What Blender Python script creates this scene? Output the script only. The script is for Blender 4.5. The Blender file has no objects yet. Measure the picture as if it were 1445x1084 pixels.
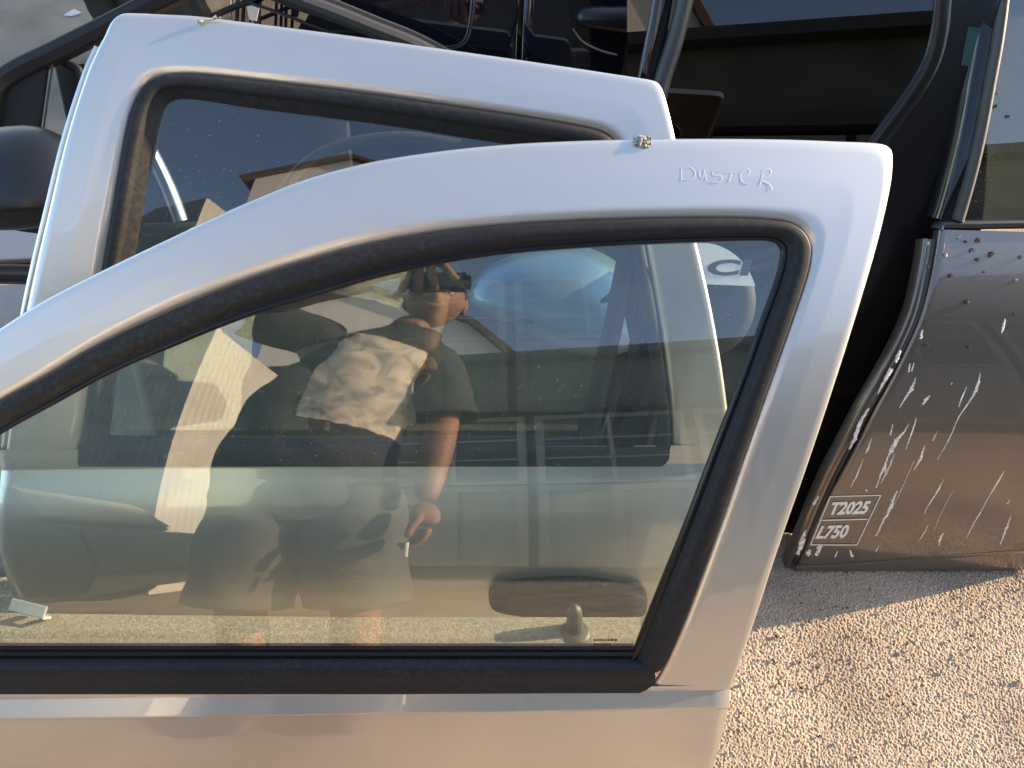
import bpy, bmesh, math, random
from mathutils import Vector, Matrix, noise
random.seed(4)
R_ = math.radians
scn = bpy.context.scene
COL = scn.collection

# ------------------------------------------------------------------ camera, sky, sun, exposure
CAM = Vector((0, 0, 1.57)); FOC = 1080.0
def basis(p, y, r):
    f = Vector((math.sin(y)*math.cos(p), math.cos(y)*math.cos(p), -math.sin(p)))
    r0 = Vector((math.cos(y), -math.sin(y), 0)); u0 = r0.cross(f)
    rt = r0*math.cos(r) + u0*math.sin(r)
    return f, rt, rt.cross(f)
CF, CR, CU = basis(R_(52.2765), R_(6.0099), R_(5.5))
cam = bpy.data.objects.new('camera', bpy.data.cameras.new('camera')); COL.objects.link(cam)
cam.matrix_world = Matrix(((CR.x, CU.x, -CF.x, CAM.x), (CR.y, CU.y, -CF.y, CAM.y), (CR.z, CU.z, -CF.z, CAM.z), (0, 0, 0, 1)))
cam.data.sensor_width = 36; cam.data.lens = 36*FOC/1445; cam.data.clip_start = .01; cam.data.clip_end = 500
scn.camera = cam
SUN_EL, SUN_AZ = R_(20), R_(14.5)                    # azimuth measured from +X towards +Y
SUN = Vector((math.cos(SUN_EL)*math.cos(SUN_AZ), math.cos(SUN_EL)*math.sin(SUN_AZ), math.sin(SUN_EL)))
w = bpy.data.worlds.new('World'); scn.world = w; w.use_nodes = True
nt = w.node_tree; bg = nt.nodes['Background']; sk = nt.nodes.new('ShaderNodeTexSky')
sk.sky_type = 'NISHITA'; sk.sun_disc = False; sk.sun_elevation = SUN_EL; sk.sun_rotation = math.pi/2 - SUN_AZ
sk.air_density = .9; sk.dust_density = 1.0; sk.ozone_density = .35
nt.links.new(sk.outputs[0], bg.inputs[0]); bg.inputs[1].default_value = .15
sl = bpy.data.lights.new('sun', 'SUN'); sl.energy = 4.3; sl.angle = R_(.55); sl.color = (1, .74, .47)
so = bpy.data.objects.new('sun', sl); COL.objects.link(so)
so.rotation_euler = SUN.to_track_quat('Z', 'Y').to_euler()
scn.view_settings.view_transform = 'Standard'; scn.view_settings.look = 'None'
scn.view_settings.exposure = 1.95; scn.view_settings.gamma = 1; scn.view_settings.use_curve_mapping = False
scn.render.engine = 'CYCLES'
scn.cycles.max_bounces = 14; scn.cycles.transparent_max_bounces = 24; scn.cycles.glossy_bounces = 8

# ------------------------------------------------------------------ materials
def mat(name, col, rough=.5, metal=0, coat=0, bump=0, bscale=40, var=0, vscale=8, spec=.5, var_col=None, detail=4, coat_rough=.03, bdist=.002):
    m = bpy.data.materials.new(name); m.use_nodes = True; n = m.node_tree.nodes; l = m.node_tree.links
    b = n['Principled BSDF']
    b.inputs['Base Color'].default_value = (*col, 1); b.inputs['Roughness'].default_value = rough
    b.inputs['Metallic'].default_value = metal; b.inputs['Coat Weight'].default_value = coat
    b.inputs['Coat Roughness'].default_value = coat_rough; b.inputs['Specular IOR Level'].default_value = spec
    tc = n.new('ShaderNodeTexCoord')
    if var:
        t = n.new('ShaderNodeTexNoise'); t.inputs['Scale'].default_value = vscale; t.inputs['Detail'].default_value = detail
        l.new(tc.outputs['Object'], t.inputs['Vector'])
        r = n.new('ShaderNodeMapRange'); r.inputs[1].default_value = .35; r.inputs[2].default_value = .65
        l.new(t.outputs[0], r.inputs[0])
        mx = n.new('ShaderNodeMix'); mx.data_type = 'RGBA'
        mx.inputs[6].default_value = (*col, 1)
        mx.inputs[7].default_value = (*(var_col or [c*(1-var) for c in col]), 1)
        l.new(r.outputs[0], mx.inputs[0]); l.new(mx.outputs[2], b.inputs['Base Color'])
    if bump:
        t = n.new('ShaderNodeTexNoise'); t.inputs['Scale'].default_value = bscale; t.inputs['Detail'].default_value = 5
        l.new(tc.outputs['Object'], t.inputs['Vector'])
        bp = n.new('ShaderNodeBump'); bp.inputs['Strength'].default_value = bump; bp.inputs['Distance'].default_value = bdist
        l.new(t.outputs[0], bp.inputs['Height']); l.new(bp.outputs[0], b.inputs['Normal'])
    return m

def dust(m, scale=260, amount=.5, col=(.5, .42, .3), lo=.62, hi=.8, rough=.8, big=3.0):
    """loose dust and specks lying on a surface: mixes a diffuse layer by noise"""
    n = m.node_tree.nodes; l = m.node_tree.links
    out = n['Material Output']; src = out.inputs[0].links[0].from_socket
    tc = n.new('ShaderNodeTexCoord')
    t = n.new('ShaderNodeTexNoise'); t.inputs['Scale'].default_value = scale; t.inputs['Detail'].default_value = 3
    t2 = n.new('ShaderNodeTexNoise'); t2.inputs['Scale'].default_value = big; t2.inputs['Detail'].default_value = 4
    l.new(tc.outputs['Object'], t.inputs['Vector']); l.new(tc.outputs['Object'], t2.inputs['Vector'])
    r = n.new('ShaderNodeMapRange'); r.inputs[1].default_value = lo; r.inputs[2].default_value = hi
    l.new(t.outputs[0], r.inputs[0])
    r2 = n.new('ShaderNodeMapRange'); r2.inputs[1].default_value = .3; r2.inputs[2].default_value = .7; r2.inputs[3].default_value = .25
    l.new(t2.outputs[0], r2.inputs[0])
    mu = n.new('ShaderNodeMath'); mu.operation = 'MULTIPLY'; l.new(r.outputs[0], mu.inputs[0]); l.new(r2.outputs[0], mu.inputs[1])
    mu2 = n.new('ShaderNodeMath'); mu2.operation = 'MULTIPLY'; mu2.inputs[1].default_value = amount; l.new(mu.outputs[0], mu2.inputs[0])
    d = n.new('ShaderNodeBsdfDiffuse'); d.inputs[0].default_value = (*col, 1)
    ms = n.new('ShaderNodeMixShader'); l.new(mu2.outputs[0], ms.inputs[0]); l.new(src, ms.inputs[1]); l.new(d.outputs[0], ms.inputs[2])
    l.new(ms.outputs[0], out.inputs[0])
    return m

def glass(name, tint=(.8, .88, .86), f0=.12, dust_amt=.03, dcol=(.45, .42, .36)):
    m = bpy.data.materials.new(name); m.use_nodes = True; n = m.node_tree.nodes; l = m.node_tree.links
    n.remove(n['Principled BSDF']); out = n['Material Output']
    tr = n.new('ShaderNodeBsdfTransparent'); tr.inputs[0].default_value = (*tint, 1)
    gl = n.new('ShaderNodeBsdfGlossy'); gl.inputs['Roughness'].default_value = 0; gl.inputs[0].default_value = (1, 1, 1, 1)
    lw = n.new('ShaderNodeLayerWeight'); pw = n.new('ShaderNodeMath'); pw.operation = 'POWER'; pw.inputs[1].default_value = 5
    l.new(lw.outputs['Facing'], pw.inputs[0])
    mr = n.new('ShaderNodeMapRange'); mr.inputs[3].default_value = f0; mr.inputs[4].default_value = 1
    lw.inputs[0].default_value = .5
    l.new(pw.outputs[0], mr.inputs[0])
    ms = n.new('ShaderNodeMixShader'); l.new(mr.outputs[0], ms.inputs[0]); l.new(tr.outputs[0], ms.inputs[1]); l.new(gl.outputs[0], ms.inputs[2])
    l.new(ms.outputs[0], out.inputs[0])
    # an even film of fine dust, then single specks
    if dust_amt > 0:
        d = n.new('ShaderNodeBsdfDiffuse'); d.inputs[0].default_value = (*dcol, 1)
        m2 = n.new('ShaderNodeMixShader'); m2.inputs[0].default_value = dust_amt
        l.new(ms.outputs[0], m2.inputs[1]); l.new(d.outputs[0], m2.inputs[2]); l.new(m2.outputs[0], out.inputs[0])
        dust(m, 420, .55, (.6, .58, .5), .68, .74, big=5)
    return m

def silver(name, base=(.56, .545, .51)):
    m = mat(name, base, rough=.36, metal=.8, coat=1.0, coat_rough=.015)
    n = m.node_tree.nodes; l = m.node_tree.links; b = n['Principled BSDF']
    b.inputs['Coat IOR'].default_value = 1.6
    tc = n.new('ShaderNodeTexCoord'); t = n.new('ShaderNodeTexNoise'); t.inputs['Scale'].default_value = 1800; t.inputs['Detail'].default_value = 1
    l.new(tc.outputs['Object'], t.inputs['Vector'])
    bp = n.new('ShaderNodeBump'); bp.inputs['Strength'].default_value = .08; bp.inputs['Distance'].default_value = .0004
    l.new(t.outputs[0], bp.inputs['Height']); l.new(bp.outputs[0], b.inputs['Normal'])
    dust(m, 5, .13, (.5, .46, .38), .42, .75, big=2)
    return dust(m, 330, .35, (.62, .6, .55), .66, .76)

M = dict(
    silver=silver('silver_paint'), silver2=silver('silver_paint_rear', (.55, .535, .505)),
    bluegrey=silver('blue_grey_paint', (.3, .35, .44)),
    rubber=dust(mat('black_rubber', (.011, .012, .014), .58, bump=.05, bscale=300, spec=.25), 160, .06, (.35, .33, .3), .4, .8, big=9),
    trim=dust(mat('black_trim', (.018, .019, .022), .33, spec=.5), 400, .2, (.4, .38, .34), .6, .8),
    gloss=mat('black_gloss_strip', (.005, .005, .006), .06, spec=.5), satin=mat('satin_black', (.008, .008, .009), .22, spec=.3),
    blueblack=mat('blue_grey_shell_paint', (.20, .29, .38), .3, metal=.6, coat=.3, coat_rough=.1), card=mat('grey_door_card', (.09, .09, .085), .7, bump=.2, bscale=300),
    blackpaint=dust(mat('black_car_paint', (.004, .005, .009), .25, coat=1, coat_rough=.004, spec=.05), 420, .25, (.5, .45, .4), .7, .8),
    brown=dust(mat('bronze_brown_paint', (.165, .145, .13), .30, metal=.8, coat=1, coat_rough=.015), 350, .35, (.45, .4, .33), .6, .8, big=5),
    seal2=mat('sun_faded_rubber', (.035, .035, .036), .5, bump=.2, bscale=300),
    plastic=mat('matt_black_plastic', (.010, .011, .013), .6, spec=.3, bump=.15, bscale=900),
    mirror=mat('black_mirror_cap', (.007, .008, .011), .32, spec=.45, bump=.05, bscale=700),
    chrome=mat('bare_metal', (.5, .5, .5), .25, metal=1),
    glass=glass('door_glass', (.87, .98, .92), .12, .048, (.46, .56, .48)),
    glass2=glass('rear_door_glass', (.5, .62, .60), .10, .01),
    glass3=glass('tinted_glass', (.03, .03, .033), .06, 0),
    glass4=glass('side_glass', (.07, .10, .10), .13, .008),
    tealsky=mat('teal_sky_patch', (.02, .06, .06), .05, coat=1),  # sky colour painted on an opaque patch
    white=mat('white_paint', (.75, .75, .73), .5), lettering=mat('white_lettering', (.7, .7, .68), .6),
    letter_dark=mat('dark_lettering', (.02, .02, .025), .5),
    dropping=mat('bird_dropping', (.8, .78, .74), .9, bump=.6, bscale=400, var=.45, vscale=120),
    mud=mat('dried_mud', (.11, .075, .05), .95, bump=.8, bscale=300, var=.6, vscale=150),
    crust=mat('pale_crust', (.46, .43, .35), .95, bump=.9, bscale=500, var=.75, vscale=300),
    shard=mat('pale_plastic', (.6, .62, .6), .4), clip=mat('grey_clip', (.30, .30, .28), .6), lever=mat('grey_knob', (.02, .019, .017), .55, bump=.1, bscale=500),
    handle=dust(mat('dusty_black_handle', (.012, .012, .012), .6, spec=.2), 90, .15, (.2, .18, .15), .45, .75, big=14),
    film=mat('finger_marks', (.58, .575, .55), .36, metal=.8, coat=1, coat_rough=.02),
    stamp=mat('glass_stamp', (.01, .012, .012), .7),
)
# dusty sill trim: grey-tan grain
m = mat('dusty_trim', (.11, .095, .07), .85, bump=.6, bscale=350, var=.5, vscale=170, var_col=(.17, .15, .11)); M['sill'] = dust(m, 420, .8, (.5, .44, .32), .58, .72)

# ------------------------------------------------------------------ helpers
def ray(px, py): return (CF + (px-722.5)/FOC*CR - (py-542)/FOC*CU).normalized()
def proj(P):
    v = Vector(P)-CAM; z = v.dot(CF); return 722.5+FOC*v.dot(CR)/z, 542-FOC*v.dot(CU)/z
def tag(o, label=None, cat=None, group=None, kind=None):
    for k, v in (('label', label), ('category', cat), ('group', group), ('kind', kind)):
        if v: o[k] = v
    return o
def thing(name, loc, label, cat, group=None):
    o = bpy.data.objects.new(name, None); COL.objects.link(o); o.location = loc; o.empty_display_size = .05
    return tag(o, label, cat, group)
def link(name, verts, faces, m, parent=None, smooth=True, autos=None):
    me = bpy.data.meshes.new(name)
    if parent is not None:
        off = wloc(parent); verts = [Vector(v)-off for v in verts]
    me.from_pydata([tuple(v) for v in verts], [], faces); me.update()
    if isinstance(m, (list, tuple)):
        for q in m: me.materials.append(q)
    else: me.materials.append(m)
    if smooth: me.polygons.foreach_set('use_smooth', [True]*len(me.polygons))
    if autos: me.set_sharp_from_angle(angle=R_(autos))
    o = bpy.data.objects.new(name, me); COL.objects.link(o)
    if parent is not None: o.parent = parent
    return o
def wloc(o):
    v = Vector((0, 0, 0))
    while o is not None: v = v + o.location; o = o.parent
    return v
def cr(P, n):
    """Catmull-Rom through the points, n steps a span"""
    P = [tuple(p) for p in P]; Q = [tuple(2*a-b for a, b in zip(P[0], P[1]))] + P + [tuple(2*a-b for a, b in zip(P[-1], P[-2]))]
    out = []
    for i in range(1, len(Q)-2):
        # centripetal-ish: limit overshoot by scaling tangents to the span length
        a, b, c, d = [Vector(q) for q in Q[i-1:i+3]]
        L = (c-b).length
        t1 = (c-a); t2 = (d-b)
        t1 = t1.normalized()*L if t1.length > 1e-9 else t1
        t2 = t2.normalized()*L if t2.length > 1e-9 else t2
        for k in range(n):
            t = k/n; h1 = 2*t**3-3*t*t+1; h2 = t**3-2*t*t+t; h3 = -2*t**3+3*t*t; h4 = t**3-t*t
            out.append(b*h1 + t1*h2 + c*h3 + t2*h4)
    out.append(Vector(Q[-2]))
    return out

class Sheet:
    """a leaning, slightly barrelled car side: u across, s down the surface, w outwards"""
    def __init__(s, px, py, dist, e, R, yaw=0):
        s.P = CAM + ray(px, py)*dist; s.e = R_(e); s.R = R; s.y = R_(yaw)
        s.X = Vector((math.cos(s.y), math.sin(s.y), 0)); s.Y = Vector((-math.sin(s.y), math.cos(s.y), 0))
        s.C = s.P - R*(s.Y*-math.cos(s.e) + Vector((0, 0, math.sin(s.e))))
    def nrm(s, sv):
        e = s.e - sv/s.R; return s.Y*-math.cos(e) + Vector((0, 0, math.sin(e)))
    def pos(s, u, sv, w=0): return s.C + s.X*u + s.nrm(sv)*(s.R+w)
    def down(s, sv):
        e = s.e - sv/s.R; return s.Y*-math.sin(e) + Vector((0, 0, -math.cos(e)))
    def us(s, px, py, w=0):
        d = ray(px, py); o = CAM - s.C; R = s.R+w
        dy, dz = d.dot(s.Y), d.z; oy, oz = o.dot(s.Y), o.z
        a = dy*dy+dz*dz; b = 2*(oy*dy+oz*dz); c = oy*oy+oz*oz-R*R; q = max(b*b-4*a*c, 0)
        t = (-b-math.sqrt(q))/(2*a); p = o + d*t
        e = math.atan2(p.z, -p.dot(s.Y))
        return p.dot(s.X), (s.e-e)*s.R
    def px(s, x, y, w=0, w2=None):
        u, sv = s.us(x, y, w); return s.pos(u, sv, w if w2 is None else w2)
    def s_floor(s, z=.02):
        lo, hi = 0, 1.6
        for _ in range(40):
            m = (lo+hi)/2
            if s.pos(0, m).z > z: lo = m
            else: hi = m
        return lo

def grid_mesh(rows, close=False):
    n = len(rows[0]); V = [v for r in rows for v in r]; F = []
    for i in range(len(rows)-1 if not close else len(rows)):
        j2 = (i+1) % len(rows)
        for j in range(n-1): F.append((i*n+j, i*n+j+1, j2*n+j+1, j2*n+j))
    return V, F
def ring(name, sh, outer, inner, prof, m, parent, n=8, w0=0, autos=None, flip=False):
    O = [sh.us(p[0], p[1], w0) for p in cr([(*p, 0) for p in outer], n)]
    I = [sh.us(p[0], p[1], w0) for p in cr([(*p, 0) for p in inner], n)]
    rows = []
    for (a, b), (c, d) in zip(O, I):
        L = math.hypot(c-a, d-b) + 1e-9
        rows.append([sh.pos(a+(c-a)*min(max(t+q/L, -.2), 1.2), b+(d-b)*min(max(t+q/L, -.2), 1.2), wv) for t, q, wv in prof])
    V, F = grid_mesh(rows)
    if flip: F = [f[::-1] for f in F]
    return link(name, V, F, m, parent, autos=autos)
def skin_prof(back=-.03, r=.006, mid=5, lip=-.008):
    P = [(0, 0, back), (0, -.001, -.008), (0, .0004, -.004), (0, .002, -.0015), (0, r, 0)]
    c = lambda f: -max(0, f-.5)**1.0*.003 if f > .5 else 0
    P += [(f, 0, c(f)) for f in (.15, .3, .42, .47, .5, .53, .58, .7, .82, .92)]
    P += [(1, -.0018, -.0045), (1, 0, -.006), (1, .001, lip)]
    return P
def strip(name, sh, line, width_px, prof, m, parent, n=6, w0=0, autos=None):
    """a band along a pixel polyline; prof = (fraction across, w)"""
    L = cr([(*p, 0) for p in line], n); rows = []
    for i, p in enumerate(L):
        a = L[max(i-1, 0)]; b = L[min(i+1, len(L)-1)]; t = (b-a).normalized(); nn = Vector((t.y, -t.x, 0))
        wd = width_px if not callable(width_px) else width_px(i/(len(L)-1))
        rows.append([sh.px(p.x+nn.x*wd*(f-.5), p.y+nn.y*wd*(f-.5), w0, w0+h) for f, h in prof])
    V, F = grid_mesh(rows)
    return link(name, V, F, m, parent, autos=autos)
def interp(P, x):
    if x <= P[0][0]: return P[0][1]
    for (a, b), (c, d) in zip(P, P[1:]):
        if x <= c: return b+(d-b)*(x-a)/(c-a)
    return P[-1][1]
def columns(name, sh, top, bot, x0, x1, nx, ny, w, m, parent, thick=0):
    rows = []; 
    for i in range(nx+1):
        x = x0+(x1-x0)*i/nx; a, b = interp(top, x), interp(bot, x)
        rows.append([sh.px(x, a+(b-a)*j/ny, w) for j in range(ny+1)])
    V, F = grid_mesh(rows)
    return link(name, V, F, m, parent)
def panel(name, sh, uL, uR, s0, s1, m, parent, nx=24, ns=30, wf=lambda u, s: 0, back=.03):
    """sheet-metal panel with a folded edge all round"""
    rows = []
    for i in range(ns+1):
        sv = s0+(s1-s0)*i/ns; a, b = uL(sv), uR(sv)
        us = [a, a] + [a+.004+(b-a-.008)*j/nx for j in range(nx+1)] + [b, b]
        ws = [-back, -.003] + [0]*(nx+1) + [-.003, -back]
        rows.append([sh.pos(u, sv, wf(u, sv)+h) for u, h in zip(us, ws)])
    rows.append([sh.pos(u, s1, wf(u, s1)+h-back*.5) for u, h in zip(us, ws)])
    V, F = grid_mesh(rows)
    return link(name, V, F, m, parent)
def poly_slab(name, sh, pts, w, th, m, parent, n=1, bevel=0):
    """closed outline in pixels -> slab on the sheet, thickness th outward"""
    P = [Vector((*p, 0)) for p in pts]
    bm = bmesh.new()
    uv = [sh.us(p.x, p.y, w) for p in P]
    top = [bm.verts.new(sh.pos(a, b, w+th)) for a, b in uv]; lo = [bm.verts.new(sh.pos(a, b, w)) for a, b in uv]
    bm.faces.new(top); bm.faces.new(lo[::-1])
    for i in range(len(P)): bm.faces.new((top[i], lo[i], lo[(i+1) % len(P)], top[(i+1) % len(P)]))
    bmesh.ops.recalc_face_normals(bm, faces=bm.faces)
    if bevel: bmesh.ops.bevel(bm, geom=list(bm.edges), offset=bevel, segments=2, affect='EDGES', clamp_overlap=True)
    return bm_link(name, bm, m, parent, smooth=False)
def bm_link(name, bm, m, parent=None, smooth=True, autos=40):
    if parent is not None: bmesh.ops.translate(bm, verts=bm.verts, vec=-wloc(parent))
    me = bpy.data.meshes.new(name); bm.to_mesh(me); bm.free()
    for q in (m if isinstance(m, (list, tuple)) else [m]): me.materials.append(q)
    if smooth:
        me.polygons.foreach_set('use_smooth', [True]*len(me.polygons))
        if autos: me.set_sharp_from_angle(angle=R_(autos))
    o = bpy.data.objects.new(name, me); COL.objects.link(o)
    if parent is not None: o.parent = parent
    return o
def tube(name, pts, rad, m, parent=None, n=12, flat=1.0, up=None, caps=True):
    pts = [Vector(p) for p in pts]; rows = []
    for i, p in enumerate(pts):
        t = (pts[min(i+1, len(pts)-1)]-pts[max(i-1, 0)]).normalized()
        a = (up or Vector((0, 0, 1))); a = (a - t*a.dot(t)).normalized(); b = t.cross(a)
        r = rad[i] if isinstance(rad, (list, tuple)) else rad
        rows.append([p + a*math.cos(k*2*math.pi/n)*r*flat + b*math.sin(k*2*math.pi/n)*r for k in range(n+1)])
    V, F = grid_mesh(rows)
    if caps:
        F.append(tuple(range(n))[::-1]); k = (len(pts)-1)*(n+1); F.append(tuple(range(k, k+n)))
    return link(name, V, F, m, parent, autos=50)
def box_bm(bm, M4, sx, sy, sz, bevel=0):
    r = bmesh.ops.create_cube(bm, size=1, matrix=M4 @ Matrix.Diagonal((sx, sy, sz, 1)))
    if bevel:
        es = list({e for v in r['verts'] for e in v.link_edges})
        bmesh.ops.bevel(bm, geom=es, offset=bevel, segments=2, affect='EDGES')
def box(name, M4, sx, sy, sz, m, parent=None, bevel=0, smooth=False):
    bm = bmesh.new(); box_bm(bm, M4, sx, sy, sz, bevel); return bm_link(name, bm, m, parent, smooth=smooth)

# ------------------------------------------------------------------ ground
def ground_mat(name, disp=False, pale_tone=(.395, .32, .245), dark=(.19, .155, .115)):
    m = bpy.data.materials.new(name); m.use_nodes = True; n = m.node_tree.nodes; l = m.node_tree.links; b = n['Principled BSDF']
    b.inputs['Roughness'].default_value = .9; b.inputs['Specular IOR Level'].default_value = .3
    tc = n.new('ShaderNodeTexCoord')
    v = n.new('ShaderNodeTexVoronoi'); v.inputs['Scale'].default_value = 235; v.inputs['Randomness'].default_value = 1
    ns = n.new('ShaderNodeTexNoise'); ns.inputs['Scale'].default_value = 180; ns.inputs['Detail'].default_value = 4; ns.inputs['Roughness'].default_value = .65
    nb = n.new('ShaderNodeTexNoise'); nb.inputs['Scale'].default_value = 3.5; nb.inputs['Detail'].default_value = 6
    for t in (v, ns, nb): l.new(tc.outputs['Object'], t.inputs['Vector'])
    nf = n.new('ShaderNodeTexNoise'); nf.inputs['Scale'].default_value = 260; nf.inputs['Detail'].default_value = 3; l.new(tc.outputs['Object'], nf.inputs['Vector'])
    mx = n.new('ShaderNodeMix'); mx.data_type = 'RGBA'; mx.inputs[6].default_value = (*dark, 1); mx.inputs[7].default_value = (*pale_tone, 1)  # two grit tones mixed at random by noise
    a = n.new('ShaderNodeMath'); a.operation = 'ADD'; l.new(nf.outputs[0], a.inputs[0]); l.new(nb.outputs[0], a.inputs[1])
    mr = n.new('ShaderNodeMapRange'); mr.inputs[1].default_value = .75; mr.inputs[2].default_value = 1.2; l.new(a.outputs[0], mr.inputs[0])
    l.new(mr.outputs[0], mx.inputs[0]); l.new(mx.outputs[2], b.inputs['Base Color'])
    # height: pebbly aggregate
    h = n.new('ShaderNodeMath'); h.operation = 'MULTIPLY_ADD'; l.new(v.outputs['Distance'], h.inputs[0]); h.inputs[1].default_value = -.55; l.new(ns.outputs[0], h.inputs[2])
    if disp:
        d = n.new('ShaderNodeDisplacement'); d.inputs['Scale'].default_value = .0058; d.inputs['Midlevel'].default_value = .2
        l.new(h.outputs[0], d.inputs['Height']); l.new(d.outputs[0], n['Material Output'].inputs['Displacement'])
        m.displacement_method = 'DISPLACEMENT'
        bp = n.new('ShaderNodeBump'); bp.inputs['Strength'].default_value = .5; bp.inputs['Distance'].default_value = .001
        l.new(nf.outputs[0], bp.inputs['Height']); l.new(bp.outputs[0], b.inputs['Normal'])
    else:
        bp = n.new('ShaderNodeBump'); bp.inputs['Strength'].default_value = .8; bp.inputs['Distance'].default_value = .008
        l.new(h.outputs[0], bp.inputs['Height']); l.new(bp.outputs[0], b.inputs['Normal'])
    return m
M['asphalt_grit'] = mat('pale_grit', (.42, .36, .28), .9, var=.5, vscale=40)
M['asphalt'] = ground_mat('asphalt'); M['asphalt_near'] = ground_mat('asphalt_near', True)
def sheet_xy(name, x0, x1, y0, y1, nx, ny, z, m):
    V = [(x0+(x1-x0)*i/nx, y0+(y1-y0)*j/ny, z) for j in range(ny+1) for i in range(nx+1)]
    F = [(j*(nx+1)+i, j*(nx+1)+i+1, (j+1)*(nx+1)+i+1, (j+1)*(nx+1)+i) for j in range(ny) for i in range(nx)]
    return link(name, V, F, m)
tag(sheet_xy('ground', -150, 150, -150, 150, 2, 2, 0, M['asphalt']), kind='structure')
tag(sheet_xy('near_ground', .30, 1.45, .15, .95, 960, 670, .004, M['asphalt_near']), kind='structure')

# ------------------------------------------------------------------ front door (nearest)
S1 = Sheet(655, 400, .85, 45, 1.45)
D1 = thing('car_front_door', (0, .15, 0), 'nearest silver front door with a word finger-written in its dusty top edge', 'car door')
out1 = [(-560, 975), (-480, 840), (-390, 745), (-290, 662), (-190, 592), (-90, 522), (0, 462), (60, 424), (150, 378), (250, 330), (340, 288), (430, 252), (520, 228), (620, 212), (720, 202),
        (820, 197), (920, 194.5), (1020, 194), (1110, 195), (1190, 198), (1235, 200), (1252, 203), (1260, 210), (1262, 226), (1259, 260), (1242, 336), (1215, 430), (1182, 535), (1142, 655), (1100, 775), (1066, 880), (1048, 932), (1036, 965), (1029, 984)]
in1 = [(-450, 965), (-400, 880), (-330, 808), (-250, 742), (-165, 680), (-80, 622), (0, 568), (60, 535), (145, 484), (240, 438), (340, 398), (430, 369), (520, 345), (620, 327), (720, 317),
       (820, 311), (910, 308), (990, 307), (1050, 307.5), (1092, 310), (1116, 314), (1132, 323), (1142, 336), (1146, 352), (1141, 385), (1118, 455), (1090, 535), (1056, 632), (1014, 752), (974, 862), (948, 925), (934, 955), (921, 971), (899, 981)]
ring('window_frame', S1, out1, in1, skin_prof(), M['silver'], D1, 8)
# ridge along the belt, then the lower panel
sB = S1.us(300, 983)[1]; sR = S1.us(300, 1001)[1]
def uR1(s):
    a = S1.us(1029, 984); b = S1.us(1006, 1084); k = (b[0]-a[0])/(b[1]-a[1])
    return a[0] + k*(s-a[1])
def wridge(u, s):
    fade = min(1, max(0, (S1.us(1029, 984)[0]-u+.004)/.30)); fade = fade*fade*(3-2*fade); A = .0095+.0025*fade
    t = (s-sB)/(sR-sB)
    if t < 0: return 0
    if t < 1: return A*t
    return A*max(0, 1-(s-sR)/.006*.35) if s < sR+.006 else A*.65*max(0, 1-(s-sR-.006)/.22)
ss = [sB-.009, sB, sB+.001]+[sB+(sR-sB)*k/8 for k in range(1, 9)]+[sR+.0015, sR+.004, sR+.006]
aL = S1.us(-560, 975)[0]
def band(name, ss, m, parent, sh, uL, uR, wf, nx=60, back=.03):
    rows = []
    for sv in ss:
        a, b = uL(sv), uR(sv)
        us = [a, a]+[a+.003+(b-a-.0045)*j/nx for j in range(nx+1)]+[b-.0006, b, b]
        rows.append([sh.pos(u, sv, wf(min(u, b-.002), sv)+h) for u, h in zip(us, [-back, -.003]+[0]*(nx+1)+[-.001, -.004, -back])])
    V, F = grid_mesh(rows); return link(name, V, F, m, parent)
band('belt_ridge', ss, M['silver'], D1, S1, lambda s: aL, uR1, wridge)
sF = S1.s_floor(.03)
band('lower_panel', [sR+.006+(sF-sR-.006)*(k/40)**1.3 for k in range(41)]+[sF+.001], M['silver'], D1, S1, lambda s: aL, uR1, wridge)
# weather seal: upper sweep and separate flat strip at the belt
sealI = [(-440, 945), (-390, 890), (-320, 826), (-245, 770), (-160, 712), (-75, 658), (5, 608), (68, 573), (150, 528), (246, 486), (346, 446), (436, 418), (526, 391), (626, 369), (722, 355),
         (820, 347), (910, 342), (985, 339), (1040, 337.5), (1074, 337), (1092, 338), (1103, 342), (1109, 349), (1110, 360), (1103, 392), (1080, 457), (1052, 536), (1016, 630), (972, 746), (930, 850), (908, 905), (898, 930), (893, 938), (888, 946)]
prof = [(0, .0003, -.006), (0, .0008, -.002), (.05, 0, .0002), (.12, 0, .001), (.35, 0, .0014), (.52, 0, .0008), (.62, 0, -.0008), (.68, 0, -.004), (.72, 0, -.0072), (.98, 0, -.0105), (1, .002, -.016)]
out_s = in1[:-3] + [(934, 952), (924, 962), (916, 948)]
ring('window_seal', S1, in1[:-4]+[(944, 934), (935, 946), (926, 950), (918, 947)], sealI, prof, M['rubber'], D1, 8)
# polished black channel inside the seal
runI = [(a[0]+(b[0]-a[0])*.34, a[1]+(b[1]-a[1])*.34) for a, b in zip(sealI, in1)]
ring('glass_channel', S1, runI, [(a[0]-(b[0]-a[0])*.06, a[1]-(b[1]-a[1])*.06) for a, b in zip(sealI, in1)], [(0, 0, -.0055), (.06, 0, -.0085), (.55, 0, -.0088), (.62, 0, -.0078), (.94, 0, -.0085), (1, 0, -.0155)], M['satin'], D1, 8)
bx = lambda s: S1.us(924, 960)[0]
beltprof = []
def belt_strip(name, sh, xl, xr, ys, ws, m, parent, xr_f=None, n=40):
    rows = []
    for i in range(n+1):
        t = i/n; row = []
        for y, wv in zip(ys, ws):
            r = xr if xr_f is None else xr_f(y)
            row.append(sh.px(xl+(r-xl)*t, y, 0, wv))
        rows.append(row)
    r0 = rows[-1]; rows.append([p - sh.nrm(.5)*.012 for p in r0])
    V, F = grid_mesh(rows); return link(name, V, F, m, parent, autos=50)
yr = lambda y: 924 if y < 960 else 924-(max(0, y-958)/22)**2*28
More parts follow.
